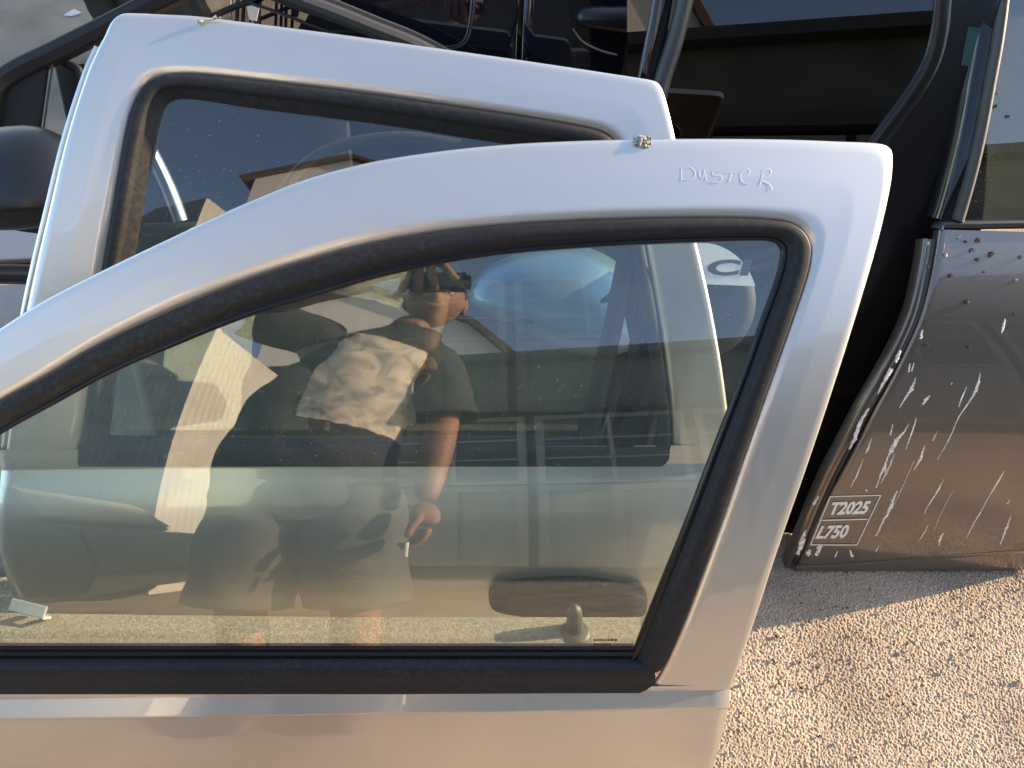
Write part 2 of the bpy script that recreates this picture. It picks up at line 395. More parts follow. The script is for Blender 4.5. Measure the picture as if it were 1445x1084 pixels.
belt_strip('belt_seal', S1, -450, 0, [937, 938.5, 939.5, 941, 943, 950, 955, 957, 965, 972, 977, 980, 982], [-.012, -.005, -.001, .001, .002, .0032, .0034, .0026, .002, .0018, .0012, .000, -.004], M['rubber'], D1, xr_f=lambda y: yr(y) if y > 938 else 890+ (y-922)*.6)
belt_strip('belt_channel', S1, -450, 0, [921, 923, 925, 927, 930, 931.5, 935, 938, 940], [-.016, -.011, -.0105, -.0115, -.012, -.0085, -.0085, -.0095, -.012], M['satin'], D1, xr_f=lambda y: 897)
# pane
topP = [(a[0], a[1]-4) for a in sealI[:25]]
topP = [p for p in topP if p[0] <= 1104] + [(1112, 352)]
botP = [(-440, 950), (888, 950), (900, 925), (1112, 362)]
columns('window_glass', S1, topP, botP, -430, 1111, 110, 40, -.0125, M['glass'], D1)
# stamp printed at the foot of the pane
bm = bmesh.new()
for r_, (y, cnt) in enumerate(((902, 4), (908, 3), (914, 5))):
    x = 838
    for k in range(cnt*2):
        wd = random.uniform(2.2, 4.5)
        q = [S1.px(x, y, -.0118), S1.px(x+wd, y, -.0118), S1.px(x+wd, y+2.6, -.0118), S1.px(x, y+2.6, -.0118)]
        vs = [bm.verts.new(p) for p in q]; bm.faces.new(vs); x += wd+1.2
bm_link('glass_stamp', bm, M['stamp'], D1, smooth=False)
# inner trim: dusty top of the door card seen through the pane
rows = []; cardr = []
tr_pts = [(936, -.016), (924, -.021), (917, -.026), (903, -.040), (899.5, -.043), (897, -.047), (886, -.060), (876, -.072), (871, -.079)]
for i in range(61):
    t = i/60; row = []
    for k, (y, wv) in enumerate(tr_pts):
        xr = 906-(936-y)*.0+ (k > 5)*(-2); x = -480+(xr+480)*t
        dy = (-6*(1-min(1, max(0, x/480)))) if k > 4 else 0
        row.append(S1.px(x, y+dy, wv))
    u, s_ = S1.us(x, tr_pts[-1][0]+dy, -.079); row.append(S1.pos(u, s_+.006, -.082)); cardr.append([S1.pos(u, s_+q_, -.0825-q_*.01) for q_ in (.006, .05, .2, .38)])
    rows.append(row)
V, F = grid_mesh(rows); link('inner_trim', V, F, M['sill'], D1, autos=60)
V, F = grid_mesh(cardr); link('door_card', V, F, M['card'], D1)
kn = thing('lock_knob', (0, 0, 0), None, None); 
c0 = S1.px(811, 891, -.056); upv = (S1.px(811, 855, -.05)-c0); 
bpy.data.objects.remove(kn)
lk = tube('lock_knob', [c0-upv*.15, c0, c0+upv*.3, c0+upv*.62, c0+upv*.85, c0+upv*.96, c0+upv*1.0], [.0125, .0122, .0115, .0105, .009, .0055, .0012], M['lever'], D1, 20)
esc = tube('knob_collar', [S1.px(811, 893, -.052)-upv*.08, S1.px(811, 893, -.052), S1.px(811, 893, -.052)+upv*.07], [.0225, .0215, .018], M['lever'], lk, 24)
# small moulded clip left on the trim
cb = S1.px(48, 858, -.075); cm = Matrix.Translation(cb) @ Matrix.Rotation(R_(-14), 4, 'Z') @ Matrix.Rotation(R_(25), 4, 'X')
bm = bmesh.new(); box_bm(bm, cm @ Matrix.Translation((0, 0, .012)), .050, .016, .003, .001); box_bm(bm, cm @ Matrix.Translation((.022, -.007, .005)), .006, .003, .016); box_bm(bm, cm @ Matrix.Translation((-.002, -.007, .005)), .009, .003, .016); box_bm(bm, cm @ Matrix.Translation((-.022, -.006, .007)), .005, .003, .010)
tag(bm_link('plastic_clip', bm, M['clip'], smooth=False), 'small pale moulded clip seen low at the left behind the nearest window', 'clip')
# word drawn with a finger
strokes = [[(961, 236), (961, 256)], [(961, 238), (972, 236), (980, 243), (978, 251), (970, 254), (962, 253)],
           [(986, 240), (987, 249), (991, 252), (993, 240)], [(993, 240), (996, 255)],
           [(1016, 241), (1005, 243), (1007, 248), (1017, 249), (1016, 256), (1004, 258)],
           [(1024, 244), (1039, 243)], [(1032, 243), (1028, 257)],
           [(1046, 251), (1055, 247), (1057, 240), (1050, 240), (1044, 248), (1050, 259), (1062, 256)],
           [(1076, 245), (1072, 261)], [(1074, 241), (1084, 239), (1088, 243), (1082, 250), (1074, 253), (1086, 261), (1089, 269)]]
bm = bmesh.new()
for st in strokes:
    L = cr([(*p, 0) for p in st], 6)
    for i, p in enumerate(L):
        a = L[max(i-1, 0)]; b = L[min(i+1, len(L)-1)]; t = (b-a).normalized(); nn = Vector((t.y, -t.x, 0))*1.35
        vs = [bm.verts.new(S1.px(p.x+nn.x*q, p.y+nn.y*q, 0, hh)) for q, hh in ((-1, .00008), (-.4, .0002), (.4, .0002), (1, .00008))]
        if i:
            for k in range(3): bm.faces.new((pv[k], pv[k+1], vs[k+1], vs[k]))
        pv = vs
bmesh.ops.recalc_face_normals(bm, faces=bm.faces)
bm_link('finger_writing', bm, M['film'], D1)
def lump(name, P, N, r, m, parent=None, flat=.5, k=0, sub=3, amp=.55):
    bm = bmesh.new(); bmesh.ops.create_icosphere(bm, subdivisions=sub, radius=1)
    q = N.to_track_quat('Z', 'Y').to_matrix().to_4x4()
    for v in bm.verts:
        f = 1+amp*noise.noise(v.co*2.3+Vector((k*7.1, k, 0)))+.25*noise.noise(v.co*6+Vector((0, k*3.3, 0)))
        v.co = v.co*f*r; v.co.z *= flat
    bmesh.ops.transform(bm, matrix=Matrix.Translation(P) @ q, verts=bm.verts)
    return bm_link(name, bm, m, parent)
bm = bmesh.new()
for k in range(80):
    a = random.uniform(0, 6.28); rr = random.uniform(0, 1)**.6
    x = 907+13*rr*math.cos(a); y = 199+8*rr*math.sin(a) + (3 if random.random() < .2 else 0)
    P = S1.px(x, max(y, 193.5), .0005); r = random.uniform(.001, .0031)*(1.3-rr*.6)
    mm = Matrix.Translation(P) @ Matrix.Rotation(a, 4, 'X') @ Matrix.Rotation(a*2, 4, 'Y') @ Matrix.Diagonal((r, r*random.uniform(.6, 1.3), r*random.uniform(.6, 1.2), 1))
    bmesh.ops.create_icosphere(bm, subdivisions=1, radius=1, matrix=mm)
tag(bm_link('dirt_clump', bm, M['crust'], smooth=False), 'crumbly pale clump of dirt stuck on the top edge of the nearest door', 'dirt')

# ------------------------------------------------------------------ rear door (second)
S2 = Sheet(600, 300, 1.045, 37, 1.5, 1.0)
D2 = thing('car_rear_door', (0, .4, 0), 'second silver door, behind the nearest one, with a squarer window and black handle', 'car door')
out2 = [(0, 668), (6, 640), (16, 560), (29, 470), (46, 385), (66, 300), (93, 190), (122, 100), (138, 64), (147, 47), (157, 27), (170, 18), (190, 17), (230, 18.5), (276, 21),
        (340, 29), (480, 47), (600, 64), (712, 80), (800, 93), (872, 104), (905, 109), (921, 112), (930, 116), (937, 128), (945, 156), (953, 190), (966, 250), (984, 340), (1001, 415), (1016, 495), (1027, 572), (1032, 625), (1036, 672)]
in2 = [(113, 640), (114, 622), (118, 600), (124, 555), (133, 470), (145, 375), (157, 305), (172, 212), (181, 168), (186, 152), (193, 136), (203, 120), (217, 110), (238, 105), (275, 104.5),
       (340, 110.5), (475, 126), (570, 139), (645, 150), (720, 161), (782, 171), (820, 178), (845, 184), (862, 193), (875, 208), (890, 240), (898, 270), (910, 340), (923, 410), (936, 490), (945, 560), (949, 615), (948, 632), (936, 655)]
ring('window_frame', S2, out2, in2, skin_prof(r=.007), M['silver2'], D2, 7)
# stepped flange on its left edge
fl = out2[:9]
strip('edge_flange', S2, [(p[0]-4, p[1]) for p in fl[::-1]], 12, [(0, -.02), (.05, -.008), (.1, -.0065), (.95, -.0065), (1, -.02)], M['silver2'], D2)
a2 = S2.us(40, 672)[0]
sT = S2.us(500, 659)[1]; s2r = S2.us(500, 671)[1]
def uL2(s): p, q = S2.us(0, 668), S2.us(6, 640); k = (p[0]-q[0])/(p[1]-q[1]); return p[0]+k*(s-p[1])*.4
def uR2(s): p, q = S2.us(1036, 672), S2.us(1027, 572); return p[0]-.10*(s-p[1])
def w2r(u, s):
    t = (s-sT)/(s2r-sT)
    if t < 0: return 0
    if t < 1: return .006*t
    d = s-s2r
    if d < .13: return .006 + .46*(d - d*d/.26)
    return .0359*max(0, 1-((d-.13)/.45)**2)
sF2 = S2.s_floor(.03)
band('belt_ridge', [sT-.035, sT-.02, sT-.001, sT]+[sT+(s2r-sT)*k/6 for k in range(1, 7)]+[s2r+.003], M['silver2'], D2, S2, uL2, uR2, w2r)
band('lower_panel', [s2r+.003+(sF2-s2r-.003)*(k/60)**1.3 for k in range(61)], M['silver2'], D2, S2, uL2, uR2, w2r)
sI2 = [(146, 640), (146, 622), (149, 600), (154, 555), (161, 490), (180, 390), (188, 345), (205, 245), (216, 190), (221, 168), (226, 153), (232, 144), (243, 138), (262, 137), (290, 140),
       (345, 149), (478, 166), (572, 179), (645, 191), (715, 202), (765, 210), (798, 216), (815, 221), (826, 228), (835, 242), (848, 270), (858, 300), (872, 360), (884, 430), (898, 510), (905, 570), (907, 605), (905, 615), (896, 622)]
ring('window_seal', S2, in2, sI2, [(0, .0003, -.006), (0, .001, -.002), (.06, 0, .0004), (.2, 0, .0014), (.4, 0, .0012), (.5, 0, -.0004), (.55, 0, -.005), (.6, 0, -.008), (.97, 0, -.010), (1, .002, -.018)], M['rubber'], D2, 7)
belt_strip('belt_seal', S2, 112, 0, [624, 627, 630, 633, 636, 645, 652, 657, 660], [-.018, -.008, 0, .004, .0055, .0055, .005, .003, -.003], M['rubber'], D2, xr_f=lambda y: 944-max(0, (y-640)/20)**2*16)
T2 = [(p[0], p[1]-5) for p in sI2[3:]]; T2 = sorted([p for p in T2 if 150 < p[0] < 900], key=lambda p: p[0])
columns('window_glass', S2, [(146, 600)]+T2, [(140, 634), (960, 634)], 150, 872, 60, 30, -.0135, M['glass2'], D2)
strip('window_divider', S2, [(893, 330), (884, 380), (866, 470), (845, 560), (830, 640)], 27, [(0, -.014), (.05, -.006), (.2, -.002), (.8, -.002), (.95, -.006), (1, -.014)], M['plastic'], D2)
poly_slab('quarter_panel', S2, [(911, 372), (916, 385), (930, 470), (941, 545), (947, 610), (943, 635), (930, 655), (905, 664), (850, 666), (842, 655), (860, 600), (880, 520), (900, 425)], -.010, .011, M['gloss'], D2, bevel=.001)
# outside handle
hp = [(690, 848), (696, 836), (712, 831), (745, 826), (780, 823.5), (815, 823), (850, 826), (885, 833), (906, 839), (913, 846), (915, 856), (911, 868), (895, 870), (860, 872), (810, 875), (765, 873), (722, 868), (700, 863), (691, 857)]
c = Vector((803, 850, 0)); rows = []
for f, h in ((1.0, .012), (1.0, .02), (.97, .027), (.9, .032), (.72, .036), (.4, .038), (0.001, .0385)):
    L = cr([(*p, 0) for p in hp+[hp[0]]], 3)
    rows.append([S2.px(c.x+(p.x-c.x)*(f if f < .9 else 1-(1-f)*.35), c.y+(p.y-c.y)*f, .05, .022+h) for p in L])
V, F = grid_mesh(rows); hd = link('door_handle', V, F, M['handle'], D2)
poly_slab('handle_recess', S2, [(735, 868), (750, 884), (800, 889), (850, 886), (868, 870), (800, 860)], .037, .004, M['gloss'], D2)
tube('lock_barrel', [S2.px(912, 905, .034), S2.px(912, 905, .040)], .008, M['chrome'], D2, 16)
# inner frame seen through its window
for nm, L, r, m_ in (('inner_frame', [(380, 330), (405, 262), (445, 222), (505, 200), (575, 194), (650, 204)], .008, M['seal2']), ('inner_edge', [(205, 200), (222, 232), (240, 270), (256, 312)], .010, M['bluegrey']), ('inner_bar', [(150, 326), (240, 322), (330, 320)], .008, M['seal2'])):
    tube(nm, [S2.px(p.x, p.y, -.07) for p in cr([(*p, 0) for p in L], 5)], r, m_, D2)
tw = thing('dry_twig', S2.px(295, 30, .002), 'little yellow dry twig lying on the top edge of the second door', 'twig')
tube('stem', [S2.px(x, y, .003) for x, y in ((281, 31), (288, 29), (297, 28), (304, 26), (311, 25))], .0012, M['crust'], tw, 6)
tube('side_shoot', [S2.px(x, y, .003) for x, y in ((297, 28), (302, 24), (305, 22))], .0009, M['crust'], tw, 6)
tube('bud', [S2.px(x, y, .004) for x, y in ((279, 31.5), (283, 30.5), (287, 29.5))], [.0014, .0026, .0012], M['crust'], tw, 8)

# ------------------------------------------------------------------ black car side behind
S3 = Sheet(590, 5, 1.68, 26.5, 3.5, -1)
K = thing('black_car', (.2, 1.4, 0), 'glossy black car side with rounded flap and door handle, above the second silver door', 'car')
def uvr(sh, x): return lambda s: x
uA, uB, uC = S3.us(440, 20)[0], S3.us(735, 20)[0], S3.us(1000, 20)[0]
sf3 = S3.s_floor(.12)
def wf3(u, s):
    # rounded flap pressed into the wing: groove along a rounded outline
    return 0
panel('rear_wing', S3, lambda s: uA-.12, lambda s: uB-.004, -.42, sf3, M['blackpaint'], K, 30, 30)
panel('door_skin', S3, lambda s: uB+.004, lambda s: uC+.25, -.42, sf3, M['blackpaint'], K, 30, 30)
panel('gap_backing', S3, lambda s: uB-.02, lambda s: uB+.02, -.42, sf3, M['gloss'], K, 2, 20, wf=lambda u, s: -.02, back=.002)
# flap: raised pad with a channel round it
fo = [(470, -60), (480, 10), (520, 45), (575, 62), (630, 68), (652, 62), (662, 45), (668, 0), (672, -60)]
strip('flap_groove', S3, fo, 7, [(0, .0005), (.15, .003), (.35, .003), (.5, -.001), (.65, .003), (.85, .003), (1, .0005)], M['blackpaint'], K)
# pull handle in its cup
cup = [(806, 8), (812, 5), (830, 3), (870, 6), (905, 10), (950, 10), (950, 70), (900, 88), (868, 86), (835, 76), (815, 60), (806, 40)]
poly_slab('handle_cup', S3, [(p[0], p[1]) for p in cup], .0006, .0035, M['gloss'], K, bevel=.0015)
rows = []
for f, h in ((1, .004), (1, .02), (.85, .032), (.5, .037), (0.01, .038)):
    L = cr([(*p, 0) for p in [(812, 18), (822, 10), (860, 9), (930, 14), (930, 48), (860, 44), (822, 38), (812, 30), (812, 18)]], 4); c = Vector((870, 28, 0))
    rows.append([S3.px(c.x+(p.x-c.x)*(1-(1-f)*.3), c.y+(p.y-c.y)*f, 0, h) for p in L])
V, F = grid_mesh(rows); link('door_handle', V, F, M['mirror'], K)
strip('handle_rim', S3, [(808, 40), (822, 58), (845, 70), (870, 77)], 4, [(0, .004), (.3, .008), (.7, .008), (1, .004)], M['chrome'], K)
# roof and glass so the car is whole from another side
rv = []
for u in (uA-.12, uC+.25):
    rv.append([S3.pos(u, -.42), S3.pos(u, -.55)+Vector((0, .12, 0)), S3.pos(u, -.55)+Vector((0, 1.0, .05)), S3.pos(u, -.42)+Vector((0, 1.5, -.1)), Vector((S3.pos(u, -.42).x, 3.0, .3))])
V, F = grid_mesh(rv); link('roof', V, F, M['blackpaint'], K, smooth=False)

# ------------------------------------------------------------------ dark door with big tinted window
S4 = Sheet(1150, 60, 1.5, 28.7, 8.0, -8)
D4 = thing('tinted_window_door', (.6, .95, 0), 'tall glossy black door with a large tinted window, standing behind the corner of the nearest door', 'car door')
strip('left_frame', S4, [(944, -60), (932, 20), (918, 90), (905, 160), (885, 260), (860, 380)], 30, [(0, -.03), (.03, -.004), (.2, 0), (.8, 0), (.97, -.004), (1, -.03)], M['blackpaint'], D4)
strip('left_seal', S4, [(980, -60), (967, 0), (952, 60), (936, 110), (915, 200), (890, 320)], 27, [(0, -.02), (.05, 0), (.2, .008), (.4, .012), (.6, .012), (.8, .007), (.95, 0), (1, -.02)], M['seal2'], D4)
columns('window_glass', S4, [(880, -90), (1400, -90)], [(880, 330), (1180, 300), (1215, 235), (1250, 185), (1290, 130), (1316, 86), (1328, 40), (1345, -89)], 885, 1345, 60, 40, -.004, M['glass3'], D4)
uo = [(1345, -90), (1332, 0), (1328, 40), (1317, 85), (1292, 130), (1252, 185), (1217, 235), (1182, 300), (1100, 360), (1000, 380), (880, 385)]
strip('window_surround', S4, uo, 26, [(0, -.003), (.1, .001), (.5, .0012), (.9, .001), (1, -.003)], M['satin'], D4)
sg = S4.s_floor(.02)
def uL4(s): return S4.us(905, 300)[0]
def uR4(s): return S4.us(1410, 60)[0]-.02
rows = []
ins = uo[:9]+[(1060, 420), (905, 430)]
outr = [(1430, -90), (1425, 0), (1420, 40), (1410, 90), (1400, 150), (1395, 220), (1390, 300), (1370, 400), (1340, 520), (1200, 560), (905, 560)]
ring('door_skin', S4, outr, [(p[0]+2, p[1]+2) for p in ins], [(0, 0, -.03), (0, 0, -.004), (.02, 0, 0), (.3, 0, 0), (.6, 0, 0), (1, 0, 0)], M['satin'], D4, 5)
s0 = S4.us(1150, 455)[1]
panel('lower_panel', S4, lambda s: uL4(s)-.85, lambda s: S4.us(1385, 400)[0]-.02, s0, sg, M['satin'], D4, 24, 16, wf=lambda u, s: -.004)  # widened past the door as a dark cover over sunlit ground
panel('inner_panel', S4, lambda s: uL4(s)-.02, lambda s: uR4(s), -.30, sg, M['plastic'], D4, 10, 14, wf=lambda u, s: -.12, back=.01)
poly_slab('sky_gap_patch', S4, [(1366, 37), (1391, 41), (1384, 97), (1356, 92)], .0008, .0008, M['tealsky'], D4)  # teal patch painted where sky shows through a gap

# ------------------------------------------------------------------ brown door at the right
S5 = Sheet(1320, 316, 1.56, 47, 1.05, 0)
S5b = Sheet(1320, 316, 1.56, 33.7, 3.0, 0)
D5 = thing('brown_car_door', (1.0, .75, 0), 'dark brown metallic door with white decal box and streaks of bird droppings, at the right', 'car door')
eL = [(1326, 324), (1322, 350), (1317, 380), (1308, 419), (1297, 455), (1282, 489), (1254, 545), (1231, 587), (1204, 640), (1182, 680), (1163, 716), (1145, 757), (1130, 792), (1122, 806)]
uR5 = S5.us(1476, 783)[0]
rt = [proj(S5.pos(uR5, S5.us(p[0], p[1])[1]*1.0)) for p in eL[:-2]] + [proj(S5.pos(uR5, S5.us(p[0], p[1])[1])) for p in eL[-2:]]
mid = [(0, .001, -.02), (0, .001, -.004), (0, .0025, -.001), (0, .006, 0)]+[(k/30, 0, 0) for k in range(1, 30)]+[(1, -.004, 0), (1, -.001, -.003), (1, 0, -.03)]
ring('door_skin', S5, eL, rt, mid, M['brown'], D5, 6)
ob = [(1122, 803), (1180, 801), (1250, 796), (1330, 790), (1400, 785), (1480, 779)]
# hem along the bottom
hem_r = []
for p in cr([(*p, 0) for p in ob], 5):
    u, s_ = S5.us(p.x, p.y-2); g_ = S5.pos(u, s_+.004, -.02); hem_r.append([S5.pos(u, s_-.012, .0006), S5.pos(u, s_, .0012), S5.pos(u, s_+.003, -.001), S5.pos(u, s_+.004, -.012), g_, Vector((g_.x, g_.y, .004))])
V, F = grid_mesh(hem_r); link('bottom_hem', V, F, M['brown'], D5)
# stepped edge with rubber, left side
eE = [(1313, 337), (1308, 370), (1298, 419), (1288, 452), (1270, 492), (1244, 540), (1222, 578), (1196, 628), (1171, 676), (1153, 716), (1136, 757), (1121, 795), (1114, 808)]
strip('edge_return', S5, eE, 13, [(0, -.03), (.06, -.008), (.14, -.006), (.5, -.006), (.62, -.010), (.74, -.005), (.95, -.006), (1, -.014)], M['brown'], D5, w0=-.004)
strip('edge_rubber', S5, [(p[0]+7, p[1]+1) for p in eE], 6, [(0, -.012), (.2, -.002), (.5, 0), (.8, -.002), (1, -.012)], M['trim'], D5, w0=-.004)
ts = [(1324, 324), (1327, 318), (1335, 316.5), (1380, 316), (1430, 315), (1600, 313)]
strip('belt_seal', S5, ts, 13, [(0, -.02), (.08, .003), (.3, .007), (.6, .007), (.85, .003), (1, -.01)], M['trim'], D5)
fr = [(1412, -60), (1404, 0), (1398, 60), (1388, 120), (1377, 180), (1367, 230), (1358, 275), (1351, 312)]
fr = [(1422, -60), (1416, 0), (1408, 60), (1397, 120), (1386, 180), (1375, 230), (1363, 275), (1352, 312)]
strip('frame_seal', S5b, fr, 18, [(0, -.02), (.05, 0), (.2, .007), (.4, .010), (.6, .010), (.8, .006), (.95, 0), (1, -.02)], M['seal2'], D5, w0=.0)
strip('frame_post', S5b, [(p[0]-16, p[1]) for p in fr], 22, [(0, -.04), (.03, -.006), (.2, -.003), (1, -.003)], M['blackpaint'], D5, w0=0)
columns('window_glass', S5b, [(1350, 316), (1352, 312), (1363, 275), (1375, 230), (1386, 180), (1397, 120), (1408, 60), (1416, 0), (1424, -90), (1640, -90)], [(1340, 322), (1640, 320)], 1350, 1600, 60, 30, -.004, M['glass4'], D5)
poly_slab('inner_panel', S5, [(1330, 330), (1540, 330), (1440, 770), (1140, 780)], -.15, .01, M['plastic'], D5)  # set deep behind the skin to keep sun off the ground there
V, F = grid_mesh([[S5.pos(uR5-.001, sv, q_) for q_ in (0, -.05, -.10, -.15)] for sv in [S5.us(1320, 330)[1]+(S5.us(1445, 783)[1]-S5.us(1320, 330)[1])*k/16 for k in range(17)]]); link('shade_end_cap', V, F, M['brown'], D5)  # out-of-view end cap, added to block sun behind this door
# decal
def quad(Q, a, b):
    (x0, y0), (x1, y1), (x2, y2), (x3, y3) = Q
    return (x0*(1-a)*(1-b)+x1*a*(1-b)+x2*a*b+x3*(1-a)*b, y0*(1-a)*(1-b)+y1*a*(1-b)+y2*a*b+y3*(1-a)*b)
def text_on(name, txt, sh, Q, m, parent, w=.0012, bold=.03, condense=True):
    cu = bpy.data.curves.new('t', 'FONT'); cu.body = txt; cu.offset = bold; cu.resolution_u = 3; cu.space_character = 1.0
    o = bpy.data.objects.new('t', cu); COL.objects.link(o)
    bpy.context.view_layer.update(); me = bpy.data.meshes.new_from_object(o.evaluated_get(bpy.context.evaluated_depsgraph_get()))
    bpy.data.objects.remove(o)
    xs = [v.co.x for v in me.vertices]; ys = [v.co.y for v in me.vertices]; x0, x1, y0, y1 = min(xs), max(xs), min(ys), max(ys)
    V = []
    for v in me.vertices:
        q = quad(Q, (v.co.x-x0)/(x1-x0), 1-(v.co.y-y0)/(y1-y0)); V.append(sh.px(q[0], q[1], 0, w))
    F = [tuple(p.vertices) for p in me.polygons]
    bpy.data.meshes.remove(me)
    return link(name, V, F, m, parent, smooth=False)
dq = [(1171, 700.5), (1242.5, 698.6), (1209, 768.3), (1143.5, 768.3)]
bm = bmesh.new()
def line_px(bm, sh, a, b, wd, w):
    a, b = Vector((*a, 0)), Vector((*b, 0)); t = (b-a).normalized(); nn = Vector((t.y, -t.x, 0))*wd/2; N = 8; pv = None
    for i in range(N+1):
        p = a+(b-a)*i/N; q = [bm.verts.new(sh.px(p.x+nn.x*k, p.y+nn.y*k, 0, w)) for k in (-1, 1)]
        if pv: bm.faces.new((pv[0], pv[1], q[1], q[0]))
        pv = q
for a, b in ((0, 1), (1, 2), (2, 3), (3, 0)): line_px(bm, S5, dq[a], dq[b], 1.3, .0010+.0002*a)
line_px(bm, S5, (1157.6, 733.6), (1224, 731.8), 1.3, .0019)
bm_link('decal_outline', bm, M['lettering'], D5, smooth=False)
text_on('decal_text', 'T2025', S5, [(1175, 708), (1230, 706), (1221.5, 725), (1167, 726.5)], M['lettering'], D5, bold=.04)
text_on('decal_text', 'L750', S5, [(1159.5, 741.5), (1200.5, 739.5), (1193, 759), (1149.5, 760.5)], M['lettering'], D5, bold=.04)
# droppings: drips run down-left, each its own
def drop(path, wds, m=None, sh=S5, parent=D5, name='bird_dropping', k=0, h=.0005):
    L = cr([(*p, 0) for p in path], 8); rows = []; n = len(L)
    wds = [q*.62 for q in wds]
    for i, p in enumerate(L):
        a = L[max(i-1, 0)]; b = L[min(i+1, n-1)]; t = (b-a).normalized(); nn = Vector((t.y, -t.x, 0))
        f = i/(n-1)*(len(wds)-1); j = min(int(f), len(wds)-2); wd = wds[j]+(wds[j+1]-wds[j])*(f-j)
        wd *= 1+.45*noise.noise(Vector((p.x*.35, p.y*.35, k))); sh_ = .5*wd*noise.noise(Vector((p.x*.5, p.y*.5, k+9)))
        rows.append([sh.px(p.x+nn.x*(wd*q+sh_), p.y+nn.y*(wd*q+sh_), 0, .0004+h*hh*min(1, wd/4)) for q, hh in ((-.5, 0), (-.3, .8), (0, 1), (.3, .8), (.5, 0))])
    V, F = grid_mesh(rows); return link(name, V, F, m or M['dropping'], parent)
drops = [([(1383, 526), (1379, 545), (1367, 568), (1352, 590), (1340, 618), (1323, 648)], [1, 7, 3.5, 2, 2.5, 1.2]),
         ([(1292, 533), (1286, 548), (1277, 562), (1269, 576)], [1.5, 8, 4, 1]), ([(1312, 558), (1306, 564), (1302, 571)], [3, 8, 4]),
         ([(1283, 597), (1275, 610), (1265, 622), (1258, 636), (1253, 643)], [1, 4, 8, 10, 2]), ([(1293, 590), (1286, 612), (1278, 634)], [2, 4, 1]),
         ([(1262, 640), (1254, 660), (1243, 682)], [1, 5, 1]), ([(1230, 618), (1224, 634), (1221, 640)], [1, 5, 2]), ([(1260, 598), (1256, 614)], [1, 3]),
         ([(1305, 630), (1298, 648), (1289, 664)], [1, 6, 1]), ([(1323, 608), (1316, 622)], [1, 3]), ([(1364, 546), (1356, 564), (1353, 574)], [1, 4, 1.5]),
         ([(1418, 450), (1416, 462), (1413, 470)], [3, 6, 2]), ([(1301, 466), (1299, 478)], [4, 6]), ([(1284, 513), (1282, 525)], [2, 4]), ([(1290, 512), (1286, 524)], [1, 3]),
         ([(1418, 664), (1408, 680), (1396, 700), (1385, 720), (1372, 742), (1363, 761)], [1, 4, 1.5, 2.5, 3, 1]),
         ([(1332, 676), (1322, 694), (1308, 716), (1304, 726)], [1, 4, 2, 1]), ([(1305, 628), (1300, 640)], [1, 2]),
         ([(1266, 692), (1258, 712), (1246, 736), (1236, 756)], [2, 7, 4, 3]), ([(1427, 726), (1420, 745), (1411, 768)], [1, 5, 2]),
         ([(1331, 752), (1326, 762), (1325, 770)], [3, 6, 2]), ([(1218, 648), (1210, 668), (1200, 688)], [1, 3.5, 1]), ([(1255, 640), (1246, 662), (1236, 688)], [2, 5, 2]),
         ([(1310, 740), (1304, 752), (1295, 765)], [1, 3, 1]), ([(1222, 690), (1224, 694)], [6, 2]), ([(1199, 776), (1203, 786)], [3, 6]), ([(1182, 778), (1178, 786)], [2, 4]),
         ([(1346, 690), (1330, 720), (1318, 748)], [.6, 1.2, .6]), ([(1290, 650), (1272, 690), (1262, 712)], [.8, 1.6, .8]), ([(1425, 705), (1421, 711)], [2, 3]),
         ([(1240, 770), (1236, 778)], [2, 3]), ([(1250, 655), (1249, 667)], [3, 2]), ([(1144, 776), (1138, 782)], [9, 11]), ([(1158, 768), (1152, 784)], [10, 7]), ([(1136, 760), (1130, 776)], [4, 6]),
         ([(1343, 540), (1342, 543)], [1.5, 1.5]), ([(1334, 333), (1331, 360)], [0.6, .6])]
for i, (p, wd) in enumerate(drops): drop(p, wd, k=i*3.3)
# splashes on the stepped edge
for i, (p, wd) in enumerate([([(1270, 494), (1266, 506), (1264, 512)], [5, 9, 3]), ([(1258, 520), (1250, 534), (1238, 556)], [9, 8, 2]), ([(1226, 576), (1214, 596), (1204, 622), (1198, 634)], [4, 8, 8, 3]),
                            ([(1155, 700), (1148, 712)], [3, 6]), ([(1137, 748), (1130, 766), (1126, 782)], [4, 9, 7])]):
    drop(p, wd, k=50+i, h=.0012)
for i, (x, y, r) in enumerate([(1353, 335, .004), (1380, 339, .0045), (1363, 341, .003), (1371, 353, .004), (1399, 359, .0055), (1334, 360, .004), (1379, 366, .0035), (1440, 363, .0035), (1341, 389, .004),
                               (1389, 384, .002), (1434, 396, .003), (1365, 426, .0045), (1432, 443, .002), (1308, 487, .003), (1367, 490, .0035), (1309, 344, .003), (1309, 376, .003)]):
    lump('mud_clod', S5.px(x, y, .001), S5.nrm(S5.us(x, y)[1]), r*.85, M['mud' if i % 5 else 'crust'], D5, .45, i, 3, .95)
for i, (x, y, r) in enumerate([(1406, 150, .003), (1424, 164, .003), (1407, 132, .002)]):
    lump('mud_clod', S5b.px(x, y, 0), S5b.nrm(0), r, M['mud'], D5, .6, 40+i, 2)

